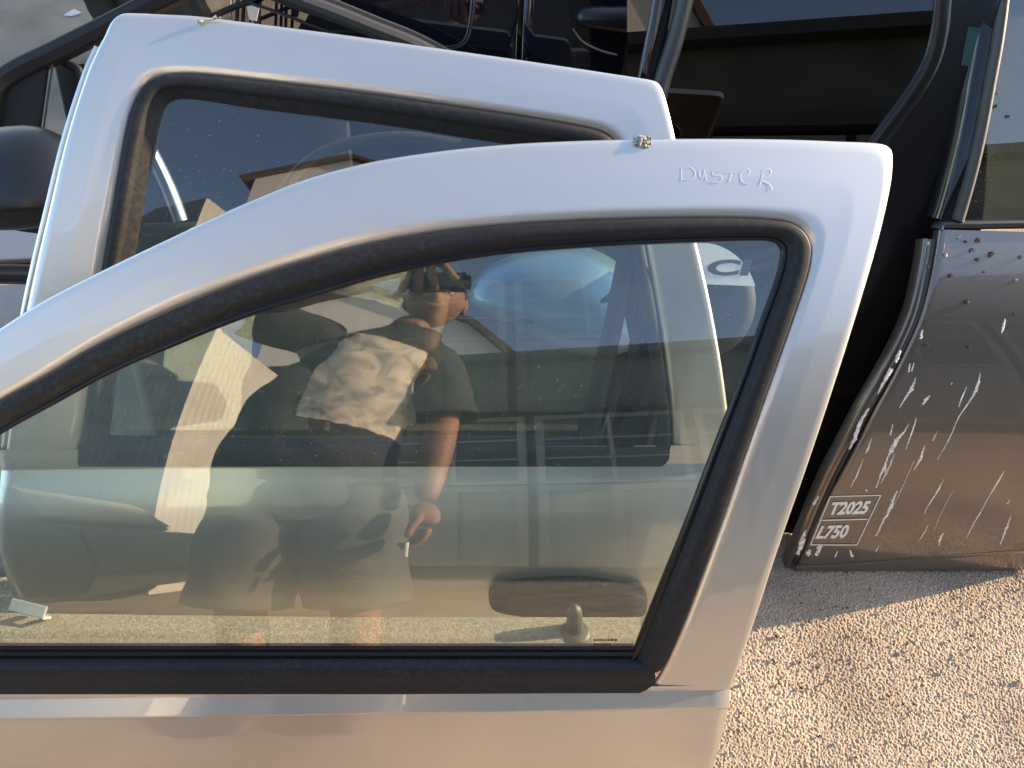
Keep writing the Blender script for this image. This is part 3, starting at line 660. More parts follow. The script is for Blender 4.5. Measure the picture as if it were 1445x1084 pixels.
# ------------------------------------------------------------------ black window frame, mirror and blue-grey door at the left
S6 = Sheet(300, 100, 1.50, 30, 4.0, 4)
D6 = thing('black_door_frame', (-.6, 1.35, 0), 'bare matt black door frame with slanting bars, at the top left behind the second door', 'door frame')
bar = lambda w_: [(0, -.035), (.03, -.006), (.12, 0), (.5, .006), (.88, 0), (.97, -.006), (1, -.035)]
strip('roof_rail', S6, [(-12, 128), (0, 112), (24, 96), (70, 74), (150, 34), (225, -4), (300, -38)], 33, bar(0), M['plastic'], D6, autos=22)
strip('end_bar', S6, [(-2, 112), (-8, 150), (-16, 200)], 14, bar(0), M['plastic'], D6, autos=22)
poly_slab('end_plate', S6, [(6, 124), (66, 92), (70, 96), (60, 170), (54, 240), (-30, 250), (-14, 170)], -.02, .008, M['plastic'], D6, bevel=.001)
strip('plate_edge', S6, [(70, 90), (66, 120), (59, 170), (54, 215)], 3, [(0, -.012), (.3, -.008), (.7, -.008), (1, -.012)], M['seal2'], D6)
strip('inner_bracket', S6, [(72, 86), (96, 103), (94, 150), (88, 210)], 12, [(0, -.05), (.1, -.035), (.9, -.035), (1, -.05)], M['plastic'], D6)
strip('cross_bar', S6, [(190, 60), (260, 36), (330, 6), (356, -2), (420, -30)], 9, [(0, -.03), (.2, -.012), (.8, -.012), (1, -.03)], M['plastic'], D6, autos=22)
strip('slant_post', S6, [(350, -34), (400, -12), (470, 14), (530, 38), (590, 62), (650, 96), (720, 150)], lambda t: 36-6*t, [(0, -.03), (.04, 0), (.18, .009), (.4, .013), (.62, .010), (.7, .004), (.74, .0), (.9, 0), (1, -.03)], M['seal2'], D6, autos=22)
strip('thin_strut', S6, [(348, 2), (400, 20), (450, 40), (500, 56)], 5, [(0, -.02), (.3, 0), (.7, 0), (1, -.02)], M['trim'], D6, w0=-.01)
panel('back_panel', S6, lambda s: S6.us(48, 100)[0], lambda s: S6.us(480, 100)[0], S6.us(80, 90)[1], S6.s_floor(.02), M['plastic'], D6, 8, 12, wf=lambda u, s: -.08)
for i, x in enumerate((312, 322, 331, 343)):
    strip('trim_strip', S6, [(x, -20), (x-1, 10), (x-3, 50)], 6, [(0, -.075), (.3, -.07), (.7, -.07), (1, -.075)], M['crust' if i == 0 else 'plastic'], D6)
poly_slab('label_patch', S6, [(348, 6), (366, 12), (362, 30), (352, 28)], -.07, .002, M['shard'], D6)
S7 = Sheet(30, 350, 1.52, 33, 2.2, 6)
D7 = thing('blue_grey_car_door', (-.75, .8, 0), 'blue-grey door with a rounded black wing mirror, at the left edge', 'car door')
panel('upper_panel', S7, lambda s: S7.us(-260, 345)[0], lambda s: S7.us(150, 345)[0], S7.us(30, 300)[1], S7.us(30, 372)[1], M['bluegrey'], D7, 10, 8)
panel('lower_panel', S7, lambda s: S7.us(-260, 345)[0], lambda s: S7.us(150, 345)[0], S7.us(30, 401)[1], S7.s_floor(.03), M['bluegrey'], D7, 10, 20)
strip('belt_seal', S7, [(-260, 384), (0, 386), (150, 389)], 30, [(0, -.01), (.03, .004), (.12, .006), (.14, .001), (.2, .001), (.25, .006), (.8, .007), (1, -.01)][::-1], M['trim'], D7)
strip('bright_line', S7, [(-260, 371), (0, 373), (150, 376)], 3, [(0, .006), (.3, .010), (.7, .010), (1, .006)], M['seal2'], D7)
mc = S7.px(28, 268, .09); bm = bmesh.new(); bmesh.ops.create_uvsphere(bm, u_segments=40, v_segments=28, radius=1)
q = Matrix(((CR.x, CU.x, -CF.x), (CR.y, CU.y, -CF.y), (CR.z, CU.z, -CF.z))).to_4x4()
for v in bm.verts:
    x, y, z = v.co; 
    sx = math.copysign(abs(x)**.8, x)
    v.co = Vector((sx*.105, (y if y > -.45 else -.45+(y+.45)*.25)*.095, z*.06))
bmesh.ops.transform(bm, matrix=Matrix.Translation(mc) @ q @ Matrix.Rotation(R_(6), 4, 'Z'), verts=bm.verts)
mr = bm_link('wing_mirror', bm, M['mirror'], D7, autos=60)
strip('mirror_foot', S7, [(-70, 306), (0, 306), (50, 314), (86, 318)], 26, [(0, 0), (.1, .03), (.5, .05), (.9, .03), (1, 0)], M['plastic'], mr, w0=.02)

# ------------------------------------------------------------------ spare emblem panel seen through the corner of the window
S8 = Sheet(1030, 400, 1.32, 40, 2.0, 0)
D8 = thing('lettered_cover', S8.px(1030, 420, -.03), 'round silver cover with dark slanted lettering seen through the corner of the nearest window', 'wheel cover')
cpx = (990, 425); pts = []
for k in range(48):
    a = k/48*2*math.pi; pts.append((cpx[0]+78*math.cos(a), cpx[1]-82*math.sin(a)))
rows = []
for f, h in ((1.06, -.04), (1.0, -.004), (.97, 0), (.8, .001), (.5, .002), (.02, .0025)):
    rows.append([S8.px(cpx[0]+(p[0]-cpx[0])*f, cpx[1]+(p[1]-cpx[1])*f, 0, h) for p in pts+[pts[0]]])
V, F = grid_mesh(rows); link('cover_disc', V, F, M['plastic'], D8)
top = [p for p in pts if p[1] < 404]
top = sorted(top, key=lambda p: p[0])
poly_slab('silver_band', S8, top+[(1066, 404), (915, 398)], .0028, .0012, M['shard'], D8)
text_on('cover_text', 'CI', S8, [(1000, 366), (1060, 366), (1054, 389), (994, 389)], M['letter_dark'], D8, w=.0046, bold=.04)

D9 = thing('spare_wing_mirror', S8.px(790, 440, -.08), 'blue-black rounded wing mirror shell seen through both silver doors, with a sun glint', 'wing mirror')
q = Matrix(((CR.x, CU.x, -CF.x), (CR.y, CU.y, -CF.y), (CR.z, CU.z, -CF.z))).to_4x4()
bm = bmesh.new(); bmesh.ops.create_uvsphere(bm, u_segments=48, v_segments=32, radius=1)
for v in bm.verts:
    x, y, z = v.co; v.co = Vector((x*.15, (y if y > -.3 else -.3+(y+.3)*.5)*(.105+.03*x), z*.075))*(1+.10*noise.noise(v.co*1.1+Vector((3, 1, 2))))
bmesh.ops.transform(bm, matrix=Matrix.Translation(S8.px(786, 432, -.08)) @ q @ Matrix.Rotation(R_(-12), 4, 'Z'), verts=bm.verts)
bm_link('shell', bm, M['blueblack'], D9, autos=None)
tube('rim', [S8.px(p.x, p.y, -.02) for p in cr([(695, 462, 0), (740, 455, 0), (800, 440, 0), (850, 425, 0), (880, 405, 0)], 6)], .006, M['satin'], D9)

# ------------------------------------------------------------------ tyre, shard on the ground
def gpt(px, py, z=0): d = ray(px, py); return CAM + d*((z-CAM.z)/d.z)
TC = gpt(232, 0, .30); TC.z = .33
ty = thing('spare_tyre', Vector((TC.x, TC.y, 0)), 'worn black tyre standing on the asphalt at the top left edge', 'tyre')
prof_t = [(.20, .085), (.235, .105), (.28, .11), (.31, .1), (.325, .08), (.329, .05), (.33, .02), (.33, 0)]
prof_t = prof_t + [(r, -x) for r, x in prof_t[::-1][1:]]
rows = []; NT = 120
ax = Vector((.55, .83, 0)); bx_ = Vector((0, 0, 1)); cx = ax.cross(bx_)
for i in range(NT+1):
    a = i/NT*2*math.pi; g = .006 if (i//2) % 3 == 0 else 0
    rows.append([TC + ax*x + (bx_*math.cos(a)+cx*math.sin(a))*(r-(g if abs(x) > .03 and r > .3 else (.004 if abs(abs(x)-.02) < .001 else 0))) for r, x in prof_t])
V, F = grid_mesh(rows); link('tread', V, F, M['rubber'], ty, autos=25)
bm = bmesh.new(); bmesh.ops.create_cone(bm, cap_ends=True, segments=40, radius1=.2, radius2=.17, depth=.12, matrix=Matrix.Translation(TC) @ ax.to_track_quat('Z', 'Y').to_matrix().to_4x4())
bm_link('rim', bm, M['plastic'], ty)
P = gpt(103, 23); bm = bmesh.new()
vs = [bm.verts.new(P+Vector(q)) for q in ((-.03, -.006, .004), (.0, -.012, .006), (.035, .004, .012), (.005, .02, .016))]; bm.faces.new(vs)
r_ = bmesh.ops.extrude_face_region(bm, geom=bm.faces[:]); bmesh.ops.translate(bm, verts=[v for v in r_['geom'] if isinstance(v, bmesh.types.BMVert)], vec=(0, 0, .003))
tag(bm_link('plastic_shard', bm, M['shard'], smooth=False), 'small white shard lying on the grey asphalt at the top left', 'litter')
for i, (x, y, r) in enumerate([(1096, 898, .004), (1228, 832, .002), (1131, 851, .002), (1201, 956, .002), (1440, 962, .005), (1330, 948, .004), (1100, 965, .003), (1275, 920, .004), (1340, 905, .003)]):
    o = lump('stone', gpt(x, y, .010), Vector((0, 0, 1)), r*1.1, M['crust' if i in (4, 5, 7) else 'mud'], None, .7, 70+i, 2)
    tag(o, ['dark chip of stone by the shadow edge beside the nearest door', 'tiny dark stone in the shade below the decal', 'tiny dark stone in shade beside the nearest door', 'tiny dark stone among the sunlit grit',
            'pale stone at the right edge of the sunlit ground', 'pale flat stone in the sunlit ground, left of the edge stone', 'dark stone on sunlit ground close to the nearest door edge', 'pale stone in the middle of the sunlit ground', 'small dark stone just below the shadow edge at the right'][i], 'stone', 'loose stones on the asphalt')

# loose grit on the near ground
bm = bmesh.new()
for k in range(900):
    x, y = random.uniform(.35, 1.35), random.uniform(.2, .72); r = random.uniform(.0012, .0034)*(1.6 if k % 40 == 0 else 1)
    bmesh.ops.create_icosphere(bm, subdivisions=1, radius=1, matrix=Matrix.Translation((x, y, .0085+r*.2)) @ Matrix.Rotation(k, 4, 'Z') @ Matrix.Rotation(k*.7, 4, 'X') @ Matrix.Diagonal((r, r*random.uniform(.6, 1.2), r*.6, 1)))
for i, f in enumerate(bm.faces): f.material_index = (i//20) % 3 == 0
tag(bm_link('loose_grit', bm, [M['asphalt_grit'], M['mud']], smooth=False), 'fine loose grit scattered over the asphalt in front of the brown door', 'grit', kind='stuff')

# ------------------------------------------------------------------ behind the photographer: what the glass and paint reflect
M['wall'] = mat('shade_wall_render', (.10, .105, .10), .9, bump=.3, bscale=30, var=.2, vscale=2)
M['fascia'] = mat('dark_fascia', (.05, .05, .05), .6); M['winframe'] = mat('white_window_frame', (.24, .255, .25), .5)
M['pane'] = mat('dark_pane', (.02, .022, .02), .05); M['doorpanel'] = mat('pale_door_panel', (.24, .28, .27), .45, var=.1)
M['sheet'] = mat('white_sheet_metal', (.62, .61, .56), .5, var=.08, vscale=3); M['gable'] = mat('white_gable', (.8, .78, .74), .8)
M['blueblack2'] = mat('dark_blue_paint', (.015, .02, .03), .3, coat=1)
M['sheet_shade'] = mat('shaded_sheet_metal', (.30, .32, .30), .5, var=.3, vscale=2)  # same sheet metal, darkened to paint shade on the hall's unlit side
M['tiles'] = mat('roof_tiles', (.10, .06, .045), .8, bump=.4)
ang = math.atan2(.85, 2.9)
BM_ = Matrix.Translation((.05, -6, 0)) @ Matrix.Rotation(ang, 4, 'Z')     # local +X along the front, local +Y to the yard
WH = thing('workshop_building', (.05, -6, 0), 'long low workshop with white-framed windows and doors, mirrored in the nearest window', 'building')
def bbox(nm, x0, x1, y0, y1, z0, z1, m_, par, bev=0):
    return box(nm, BM_ @ Matrix.Translation(((x0+x1)/2, (y0+y1)/2, (z0+z1)/2)), x1-x0, y1-y0, z1-z0, m_, par, bev)
bbox('wall', -2.2, 9, -3, 0, 0, 3.55, M['wall'], WH)
bbox('upper_wall', -2.2, 9, -3, .25, 3.72, 4.75, M['wall'], WH)
bbox('lintel', -2.2, 9, -.2, .32, 3.55, 3.74, M['fascia'], WH)
bbox('gutter', -2.4, 9.2, .1, .5, 4.7, 4.88, M['fascia'], WH)
V = [BM_ @ Vector(q) for q in ((-2.4, .45, 4.86), (9.2, .45, 4.86), (9.2, -3.2, 5.5), (-2.4, -3.2, 5.5), (-2.4, -6, 4.9), (9.2, -6, 4.9))]
link('roof', V, [(0, 1, 2, 3), (3, 2, 5, 4)], M['tiles'], WH, smooth=False)
for i in range(-1, 5):
    x = .74+1.56*i - .02
    fr_ = bbox('window', x, x+1.46, .02, .06, 2.02, 3.5, M['pane'], WH)
    bm = bmesh.new()
    for a, b, c_, d in ((x, x+.08, 2.02, 3.5), (x+1.38, x+1.46, 2.02, 3.5), (x+.08, x+1.38, 3.42, 3.5), (x+.08, x+1.38, 2.02, 2.1)):
        box_bm(bm, BM_ @ Matrix.Translation(((a+b)/2, .065, (c_+d)/2)), b-a, .09, d-c_)
    bm_link('frame', bm, M['winframe'], fr_, smooth=False)
    for zz in (2.56, 2.98): bbox('glazing_bar', x+.08, x+1.38, .06, .10, zz-.018, zz+.018, M['winframe'], fr_)
    bbox('glazing_bar', x+.71, x+.75, .06, .105, 2.1, 3.42, M['winframe'], fr_)
    d_ = bbox('door', x, x+1.46, .02, .07, .3, 1.98, M['doorpanel'], WH)
    bm = bmesh.new()
    for a, b, c_, d in ((x, x+.1, .3, 1.98), (x+1.36, x+1.46, .3, 1.98), (x+.1, x+1.36, 1.86, 1.98), (x+.1, x+1.36, .3, .42), (x+.68, x+.78, .42, 1.86)):
        box_bm(bm, BM_ @ Matrix.Translation(((a+b)/2, .08, (c_+d)/2)), b-a, .08, d-c_)
    bm_link('door_frame', bm, M['winframe'], d_, smooth=False)
# corrugated sheet hall to the left
CH = thing('sheet_metal_hall', (-2.2, -5, 0), 'tall white corrugated metal hall in full sun, mirrored at the left of the nearest window', 'building')
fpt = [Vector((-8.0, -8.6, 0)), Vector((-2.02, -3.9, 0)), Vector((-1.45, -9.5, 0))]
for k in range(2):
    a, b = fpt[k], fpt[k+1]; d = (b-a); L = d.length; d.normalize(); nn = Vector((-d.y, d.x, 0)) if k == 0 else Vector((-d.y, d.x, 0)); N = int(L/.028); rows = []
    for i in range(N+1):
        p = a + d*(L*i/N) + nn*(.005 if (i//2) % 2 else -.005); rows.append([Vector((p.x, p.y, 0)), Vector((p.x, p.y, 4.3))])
    V, F = grid_mesh(rows); link('corrugated_wall', V, F, M['sheet' if k else 'sheet_shade'], CH, smooth=False)
link('hall_roof', [Vector((-8.0, -8.6, 4.3)), Vector((-2.02, -3.9, 4.3)), Vector((-1.45, -9.5, 4.3)), Vector((-7.6, -13, 4.3))], [(0, 1, 2, 3)], M['tiles'], CH, smooth=False)

# dark hatchback parked in front of the hall
HC = thing('parked_car', (-3.4, -2.75, 0), 'dark parked hatchback mirrored at the lower left of the nearest window', 'car')
low = [(-2.0, .30), (-1.96, .62), (-1.75, .84), (-.95, .95), (1.55, .97), (1.85, .88), (1.93, .55), (1.88, .28), (1.62, .25), (1.55, .52), (1.28, .62), (1.0, .52), (.94, .22), (-.94, .22), (-1.0, .52), (-1.28, .62), (-1.55, .52), (-1.62, .26)]
cab = [(-1.0, .94), (-.35, 1.38), (.1, 1.45), (.95, 1.43), (1.45, 1.25), (1.66, .95)]
def extr(name, pts, y0, y1, inset, m_, par, bev=.03):
    bm = bmesh.new(); zt = max(p[1] for p in pts); zb = min(p[1] for p in pts)
    A = [bm.verts.new((x, y1-inset*(z-zb)/(zt-zb), z)) for x, z in pts]; B_ = [bm.verts.new((x, y0+inset*(z-zb)/(zt-zb), z)) for x, z in pts]
    bm.faces.new(A); bm.faces.new(B_[::-1])
    for i in range(len(pts)): bm.faces.new((A[i], B_[i], B_[(i+1) % len(pts)], A[(i+1) % len(pts)]))
    bmesh.ops.recalc_face_normals(bm, faces=bm.faces)
    if bev: bmesh.ops.bevel(bm, geom=list(bm.edges), offset=bev, segments=2, affect='EDGES', clamp_overlap=True)
    bmesh.ops.translate(bm, verts=bm.verts, vec=(-3.4, -2.75, 0))
    return bm_link(name, bm, m_, par, autos=35)
extr('body', low, -.83, .83, .02, M['blueblack2'], HC); extr('cabin', cab, -.78, .78, .17, M['blueblack2'], HC)
for nm, pts in (('side_window', [(-.82, 1.0), (-.28, 1.33), (.28, 1.37), (.28, 1.0)]), ('side_window', [(.34, 1.0), (.34, 1.37), (.92, 1.35), (1.28, 1.2), (1.38, 1.0)])):
    V = [Vector((x-3.4, .795-.17*(z-.94)/.51-2.75, z)) for x, z in pts]+[Vector((x-3.4, .77-.17*(z-.94)/.51-2.75, z)) for x, z in pts]; k = len(pts)
    link(nm, V, [tuple(range(k)), tuple(range(2*k-1, k-1, -1))]+[(i, i+k, (i+1) % k+k, (i+1) % k) for i in range(k)], M['pane'], HC, smooth=False)
for wx in (-1.28, 1.28):
    for wy in (.70, -.70):
        bm = bmesh.new(); bmesh.ops.create_cone(bm, cap_ends=True, segments=32, radius1=.31, radius2=.31, depth=.2, matrix=Matrix.Translation((wx-3.4, wy-2.75, .31)) @ Matrix.Rotation(math.pi/2, 4, 'X'))
        wh = bm_link('wheel', bm, M['rubber'], HC)
        bm = bmesh.new(); bmesh.ops.create_cone(bm, cap_ends=True, segments=32, radius1=.19, radius2=.17, depth=.22, matrix=Matrix.Translation((wx-3.4, wy-2.75, .31)) @ Matrix.Rotation(math.pi/2, 4, 'X'))
        bm_link('rim', bm, M['chrome'], wh)
box('door_handle', Matrix.Translation((-3.2, -1.91, .86)), .16, .03, .025, M['chrome'], HC, .004)
# house with a sunlit gable beyond
GH = thing('gabled_house', (-1, -9.5, 0), 'white gabled house above the workshop roof, mirrored beside the photographer', 'building')
gp = [(-5, 3), (-5, 8.6), (-2.4, 12.6), (-1.6, 12.6), (.95, 6.7), (1.2, 6.1), (1.2, 3)]
gp = [(-3.2, 3), (-3.2, 8.9), (-1.7, 10.0), (.1, 8.5), (.9, 6.75), (.9, 3)]
V = [Vector((x, -9, z)) for x, z in gp]+[Vector((x, -13, z)) for x, z in gp]
k = len(gp); link('gable_wall', V, [tuple(range(k)), tuple(range(2*k-1, k-1, -1))]+[(i, i+k, (i+1) % k+k, (i+1) % k) for i in range(k)], M['gable'], GH, smooth=False)
for (a, b) in (((-3.4, 8.76), (-1.7, 10.03)), ((-1.7, 10.03), (.12, 8.52)), ((.12, 8.52), (1.0, 6.6))):
    d = Vector((b[0]-a[0], 0, b[1]-a[1])); L = d.length; an = math.atan2(d.z, d.x)
    box('roof_verge', Matrix.Translation(((a[0]+b[0])/2, -11, (a[1]+b[1])/2+.08)) @ Matrix.Rotation(-an, 4, 'Y'), L, 4.4, .14, M['tiles'], GH)

YW = tag(box('shade_wall', Matrix.Translation((2.2, 4.35, 1.3)), 7.6, .25, 2.6, M['wall'], None, .01), 'unseen grey wall added behind the cars to shade the ground', 'wall')  # out-of-view wall, added to shade the ground at the top left
# ------------------------------------------------------------------ the photographer
def skin(chains, rads, sub=2, name='body'):
    """chains of joints -> one skinned surface"""
    V = []; E = []; Rr = []
    idx = {}
    for ch, rd in zip(chains, rads):
        prev = None
        for p, r in zip(ch, rd):
            key = tuple(round(c, 4) for c in p)
            if key not in idx: idx[key] = len(V); V.append(p); Rr.append(r)
            i = idx[key]
            if prev is not None: E.append((prev, i))
            prev = i
    me = bpy.data.meshes.new(name); me.from_pydata([tuple(v) for v in V], E, []); o = bpy.data.objects.new(name, me); COL.objects.link(o)
    sm = o.modifiers.new('s', 'SKIN'); sm.use_smooth_shade = True; sm.branch_smoothing = .4
    for i, r in enumerate(Rr):
        sv = me.skin_vertices[0].data[i]; sv.radius = r if isinstance(r, tuple) else (r, r); sv.use_root = (i == 0)
    ss_ = o.modifiers.new('d', 'SUBSURF'); ss_.levels = sub; ss_.render_levels = sub
    bpy.context.view_layer.update()
    m2 = bpy.data.meshes.new_from_object(o.evaluated_get(bpy.context.evaluated_depsgraph_get()))
    bpy.data.objects.remove(o); return m2
M['skin'] = mat('skin', (.36, .18, .11), .6, var=.3, vscale=22, bump=.3, bscale=90); M['skin'].node_tree.nodes['Principled BSDF'].inputs['Subsurface Weight'].default_value = .0
M['shirt'] = mat('charcoal_shirt', (.035, .038, .042), .9, bump=.5, bscale=14, bdist=.02)
M['print'] = mat('shirt_pale_patch', (.82, .74, .58), .85, bump=.5, bscale=14, bdist=.02, var=.5, vscale=19, var_col=(.46, .45, .41), detail=9)  # mottled pale patch on the chest of the shirt
M['shorts'] = mat('grey_shorts', (.11, .115, .12), .9, bump=.4, bscale=18, bdist=.02)
M['hair'] = mat('dark_hair', (.02, .016, .014), .7); M['lip'] = mat('lips', (.35, .12, .09), .4); M['teeth'] = mat('teeth', (.8, .78, .7), .3)
M['shoe'] = mat('dark_shoes', (.04, .04, .045), .6); M['phone'] = mat('dark_phone', (.01, .016, .016), .12, spec=.6)
M['paper'] = mat('white_paper', (.85, .84, .8), .6); M['ear'] = M['skin']
pel = Vector((-.33, -.34, .98)); spn = Vector((-.30, -.35, 1.18)); chs = Vector((-.24, -.34, 1.39)); nb = Vector((-.155, -.315, 1.56)); hb = Vector((-.11, -.29, 1.655)); hc = Vector((-.075, -.285, 1.735))
rs, re, rw = Vector((-.055, -.35, 1.45)), Vector((-.045, -.33, 1.17)), Vector((-.075, -.25, .86))
ls, le, lw = Vector((-.40, -.32, 1.57)), Vector((-.53, -.22, 1.60)), Vector((-.215, -.075, 1.665))
rh, lh = Vector((-.245, -.35, .93)), Vector((-.43, -.35, .93)); rk, lk_ = Vector((-.225, -.36, .50)), Vector((-.47, -.36, .50)); ra, la = Vector((-.24, -.43, .09)), Vector((-.475, -.43, .09))
def L3(a, b, t): return a+(b-a)*t
meA = skin([[pel, spn, chs, nb, hb], [chs, rs, L3(rs, re, .5), re, L3(re, rw, .4), rw], [chs, ls, L3(ls, le, .5), le, L3(le, lw, .4), lw], [pel, rh, L3(rh, rk, .5), rk, L3(rk, ra, .35), ra], [pel, lh, L3(lh, lk_, .5), lk_, L3(lk_, la, .35), la]],
           [[.12, .11, .115, .057, .054], [.13, .062, .052, .042, .043, .027], [.13, .062, .052, .042, .043, .027], [.13, .095, .082, .058, .062, .036], [.13, .095, .082, .058, .062, .036]])
bm = bmesh.new(); bm.from_mesh(meA)
def add_mesh(bm, me): bm.from_mesh(me); bpy.data.meshes.remove(me)
# right hand hanging, loosely closed round a small white stub
pr = rw + Vector((.002, .035, -.085))
def hand(bm, wrist, palm, fdirs, thumb, k=1):
    add_mesh(bm, skin([[wrist, L3(wrist, palm, .5), palm]], [[(.024, .018), (.036, .018), (.038, .017)]], 2))
    for (root, pts, r) in fdirs:
        ch = [L3(root, palm, .35), root]+pts; add_mesh(bm, skin([ch], [[r]+[r*(1-.1*i) for i in range(len(ch)-1)]], 1))
    root, pts, r = thumb; add_mesh(bm, skin([[L3(root, wrist, .3), root]+pts], [[r*1.2, r*1.15]+[r*(1-.1*i) for i in range(len(pts))]], 1))
fd = []
for i, (dx, ln) in enumerate(((.030, .95), (.010, 1.05), (-.010, 1.0), (-.028, .82))):
    root = pr+Vector((dx*.3, dx*.9, -.012)); 
    p1 = root+Vector((-.012, .004, -.036*ln)); p2 = p1+Vector((-.022, 0, -.020*ln)); p3 = p2+Vector((-.014, 0, .004))
    fd.append((root, [p1, p2, p3], .0088))
hand(bm, rw, pr, fd, (pr+Vector((-.012, .036, .02)), [pr+Vector((-.026, .046, -.008)), pr+Vector((-.032, .044, -.036))], .0105))
# left hand holding the phone from its left and top, fingers over the front
phc = CAM - CF*.010 - CR*.058 + CU*.002            # phone centre
pl = phc - CR*.075 + CU*.045 - CF*.03
fd = []
for i, (ax_, up_, tip) in enumerate(((.020, .050, (.030, -.040)), (-.008, .05, (.002, -.080)), (-.032, .046, (-.018, -.088)), (-.055, .04, (-.035, -.080)))):
    root = phc + CR*(ax_-.035) + CU*(up_+.012) - CF*.022
    p1 = phc + CR*(ax_-.01) + CU*(up_+.016) + CF*.012
    p2 = phc + CR*(ax_-.004+tip[0]*.4) + CU*(up_+tip[1]*.45) + CF*.024
    p3 = phc + CR*(ax_+tip[0]*.8) + CU*(up_+tip[1]) + CF*.016
    fd.append((root, [p1, p2, p3], .0145))
hand(bm, lw, pl, fd, (pl+CR*.02-CU*.03, [phc-CR*.05-CU*.03-CF*.014, phc-CR*.028-CU*.026-CF*.013], .011))
# head
face = Vector((.06, 1, -.38)).normalized(); hx = face.cross(Vector((0, 0, 1))).normalized(); hx = (hx - Vector((0, 0, .10))).normalized(); hz = hx.cross(face).normalized()
HMx = Matrix(((hx.x, face.x, hz.x, hc.x), (hx.y, face.y, hz.y, hc.y), (hx.z, face.z, hz.z, hc.z), (0, 0, 0, 1)))
b2 = bmesh.new(); bmesh.ops.create_uvsphere(b2, u_segments=48, v_segments=36, radius=1)
def gauss(v, c, s): return math.exp(-sum(((a-b)/t)**2 for a, b, t in zip(v, c, s)))
for v in b2.verts:
    p = v.co.copy(); x, y, z = p
    wdt = .078*(1-.17*max(0, -z)**2); q = Vector((x*wdt, y*.096, z*.118))
    if y > 0:
        q.y += .024*gauss(p, (0, 1, -.12), (.13, .8, .16)) + .006*gauss(p, (0, 1, .12), (.10, .8, .25))        # nose
        q.y -= .010*(gauss(p, (.36, .9, .14), (.18, .5, .12))+gauss(p, (-.36, .9, .14), (.18, .5, .12)))         # eye sockets
        q.y += .006*gauss(p, (0, .9, .3), (.6, .5, .10))                                                     # brow
        q.y += .010*gauss(p, (0, .7, -.45), (.3, .6, .14)) + .012*gauss(p, (0, .5, -.85), (.3, .6, .15))          # lips mound, chin
    v.co = q
bmesh.ops.transform(b2, matrix=HMx, verts=b2.verts)
mt = bpy.data.meshes.new('h'); b2.to_mesh(mt); b2.free(); add_mesh(bm, mt)
for sx in (-1, 1):
    b3 = bmesh.new(); bmesh.ops.create_uvsphere(b3, u_segments=16, v_segments=12, radius=1, matrix=HMx @ Matrix.Translation((sx*.079, -.008, -.008)) @ Matrix.Rotation(sx*.25, 4, 'Z') @ Matrix.Diagonal((.009, .02, .032, 1)))
    mt = bpy.data.meshes.new('h'); b3.to_mesh(mt); b3.free(); add_mesh(bm, mt)
person = bm_link('person', bm, M['skin'], None, autos=None)
tag(person, 'man in charcoal T-shirt with a pale chest patch and grey shorts photographing the doors, mirrored in the nearest window', 'person')
def part_sphere(nm, loc, sc_, m_, rot=0):
    b = bmesh.new(); bmesh.ops.create_uvsphere(b, u_segments=28, v_segments=18, radius=1, matrix=HMx @ Matrix.Translation(loc) @ Matrix.Rotation(rot, 4, 'Y') @ Matrix.Diagonal((*sc_, 1))); return bm_link(nm, b, m_, person, autos=None)
b = bmesh.new(); bmesh.ops.create_uvsphere(b, u_segments=40, v_segments=28, radius=1)
bmesh.ops.delete(b, geom=[v for v in b.verts if v.co.z < .35-(.75 if v.co.y < -.1 else 0) + (.25 if v.co.y > .4 else 0)], context='VERTS')
for v in b.verts: v.co = Vector((v.co.x*.084, v.co.y*.102, v.co.z*.124))*(1+.03*noise.noise(v.co*9))
bmesh.ops.transform(b, matrix=HMx, verts=b.verts); bm_link('hair', b, M['hair'], person, autos=None)
for dz, th, md in ((0, .0045, .004), (-.018, .0058, -.006)):
    tube('lip', [HMx @ Vector((.030*t, .1035-.018*t*t, -.040+dz*(1-t*t)+md*0+.010*t*t)) for t in [k/8-1 for k in range(17)]], [th*(1-.75*abs(k/8-1)**2) for k in range(17)], M['lip'], person, 10)
for i in range(-4, 5):
    b = bmesh.new(); box_bm(b, HMx @ Matrix.Translation((i*.0052, .1010-.00030*i*i, -.0475+.00035*i*i)), .0048, .005, .0105, .001); bm_link('tooth', b, M['teeth'], person)
for sx in (-1, 1):
    e = part_sphere('eye', (sx*.030, .083, .014), (.013, .010, .010), M['teeth']); part_sphere('eyebrow', (sx*.031, .092, .034), (.020, .006, .004), M['hair'])
    bb = bmesh.new(); bmesh.ops.create_uvsphere(bb, u_segments=16, v_segments=12, radius=.005, matrix=HMx @ Matrix.Translation((sx*.030, .0895, .013))); bm_link('iris', bb, M['hair'], e)
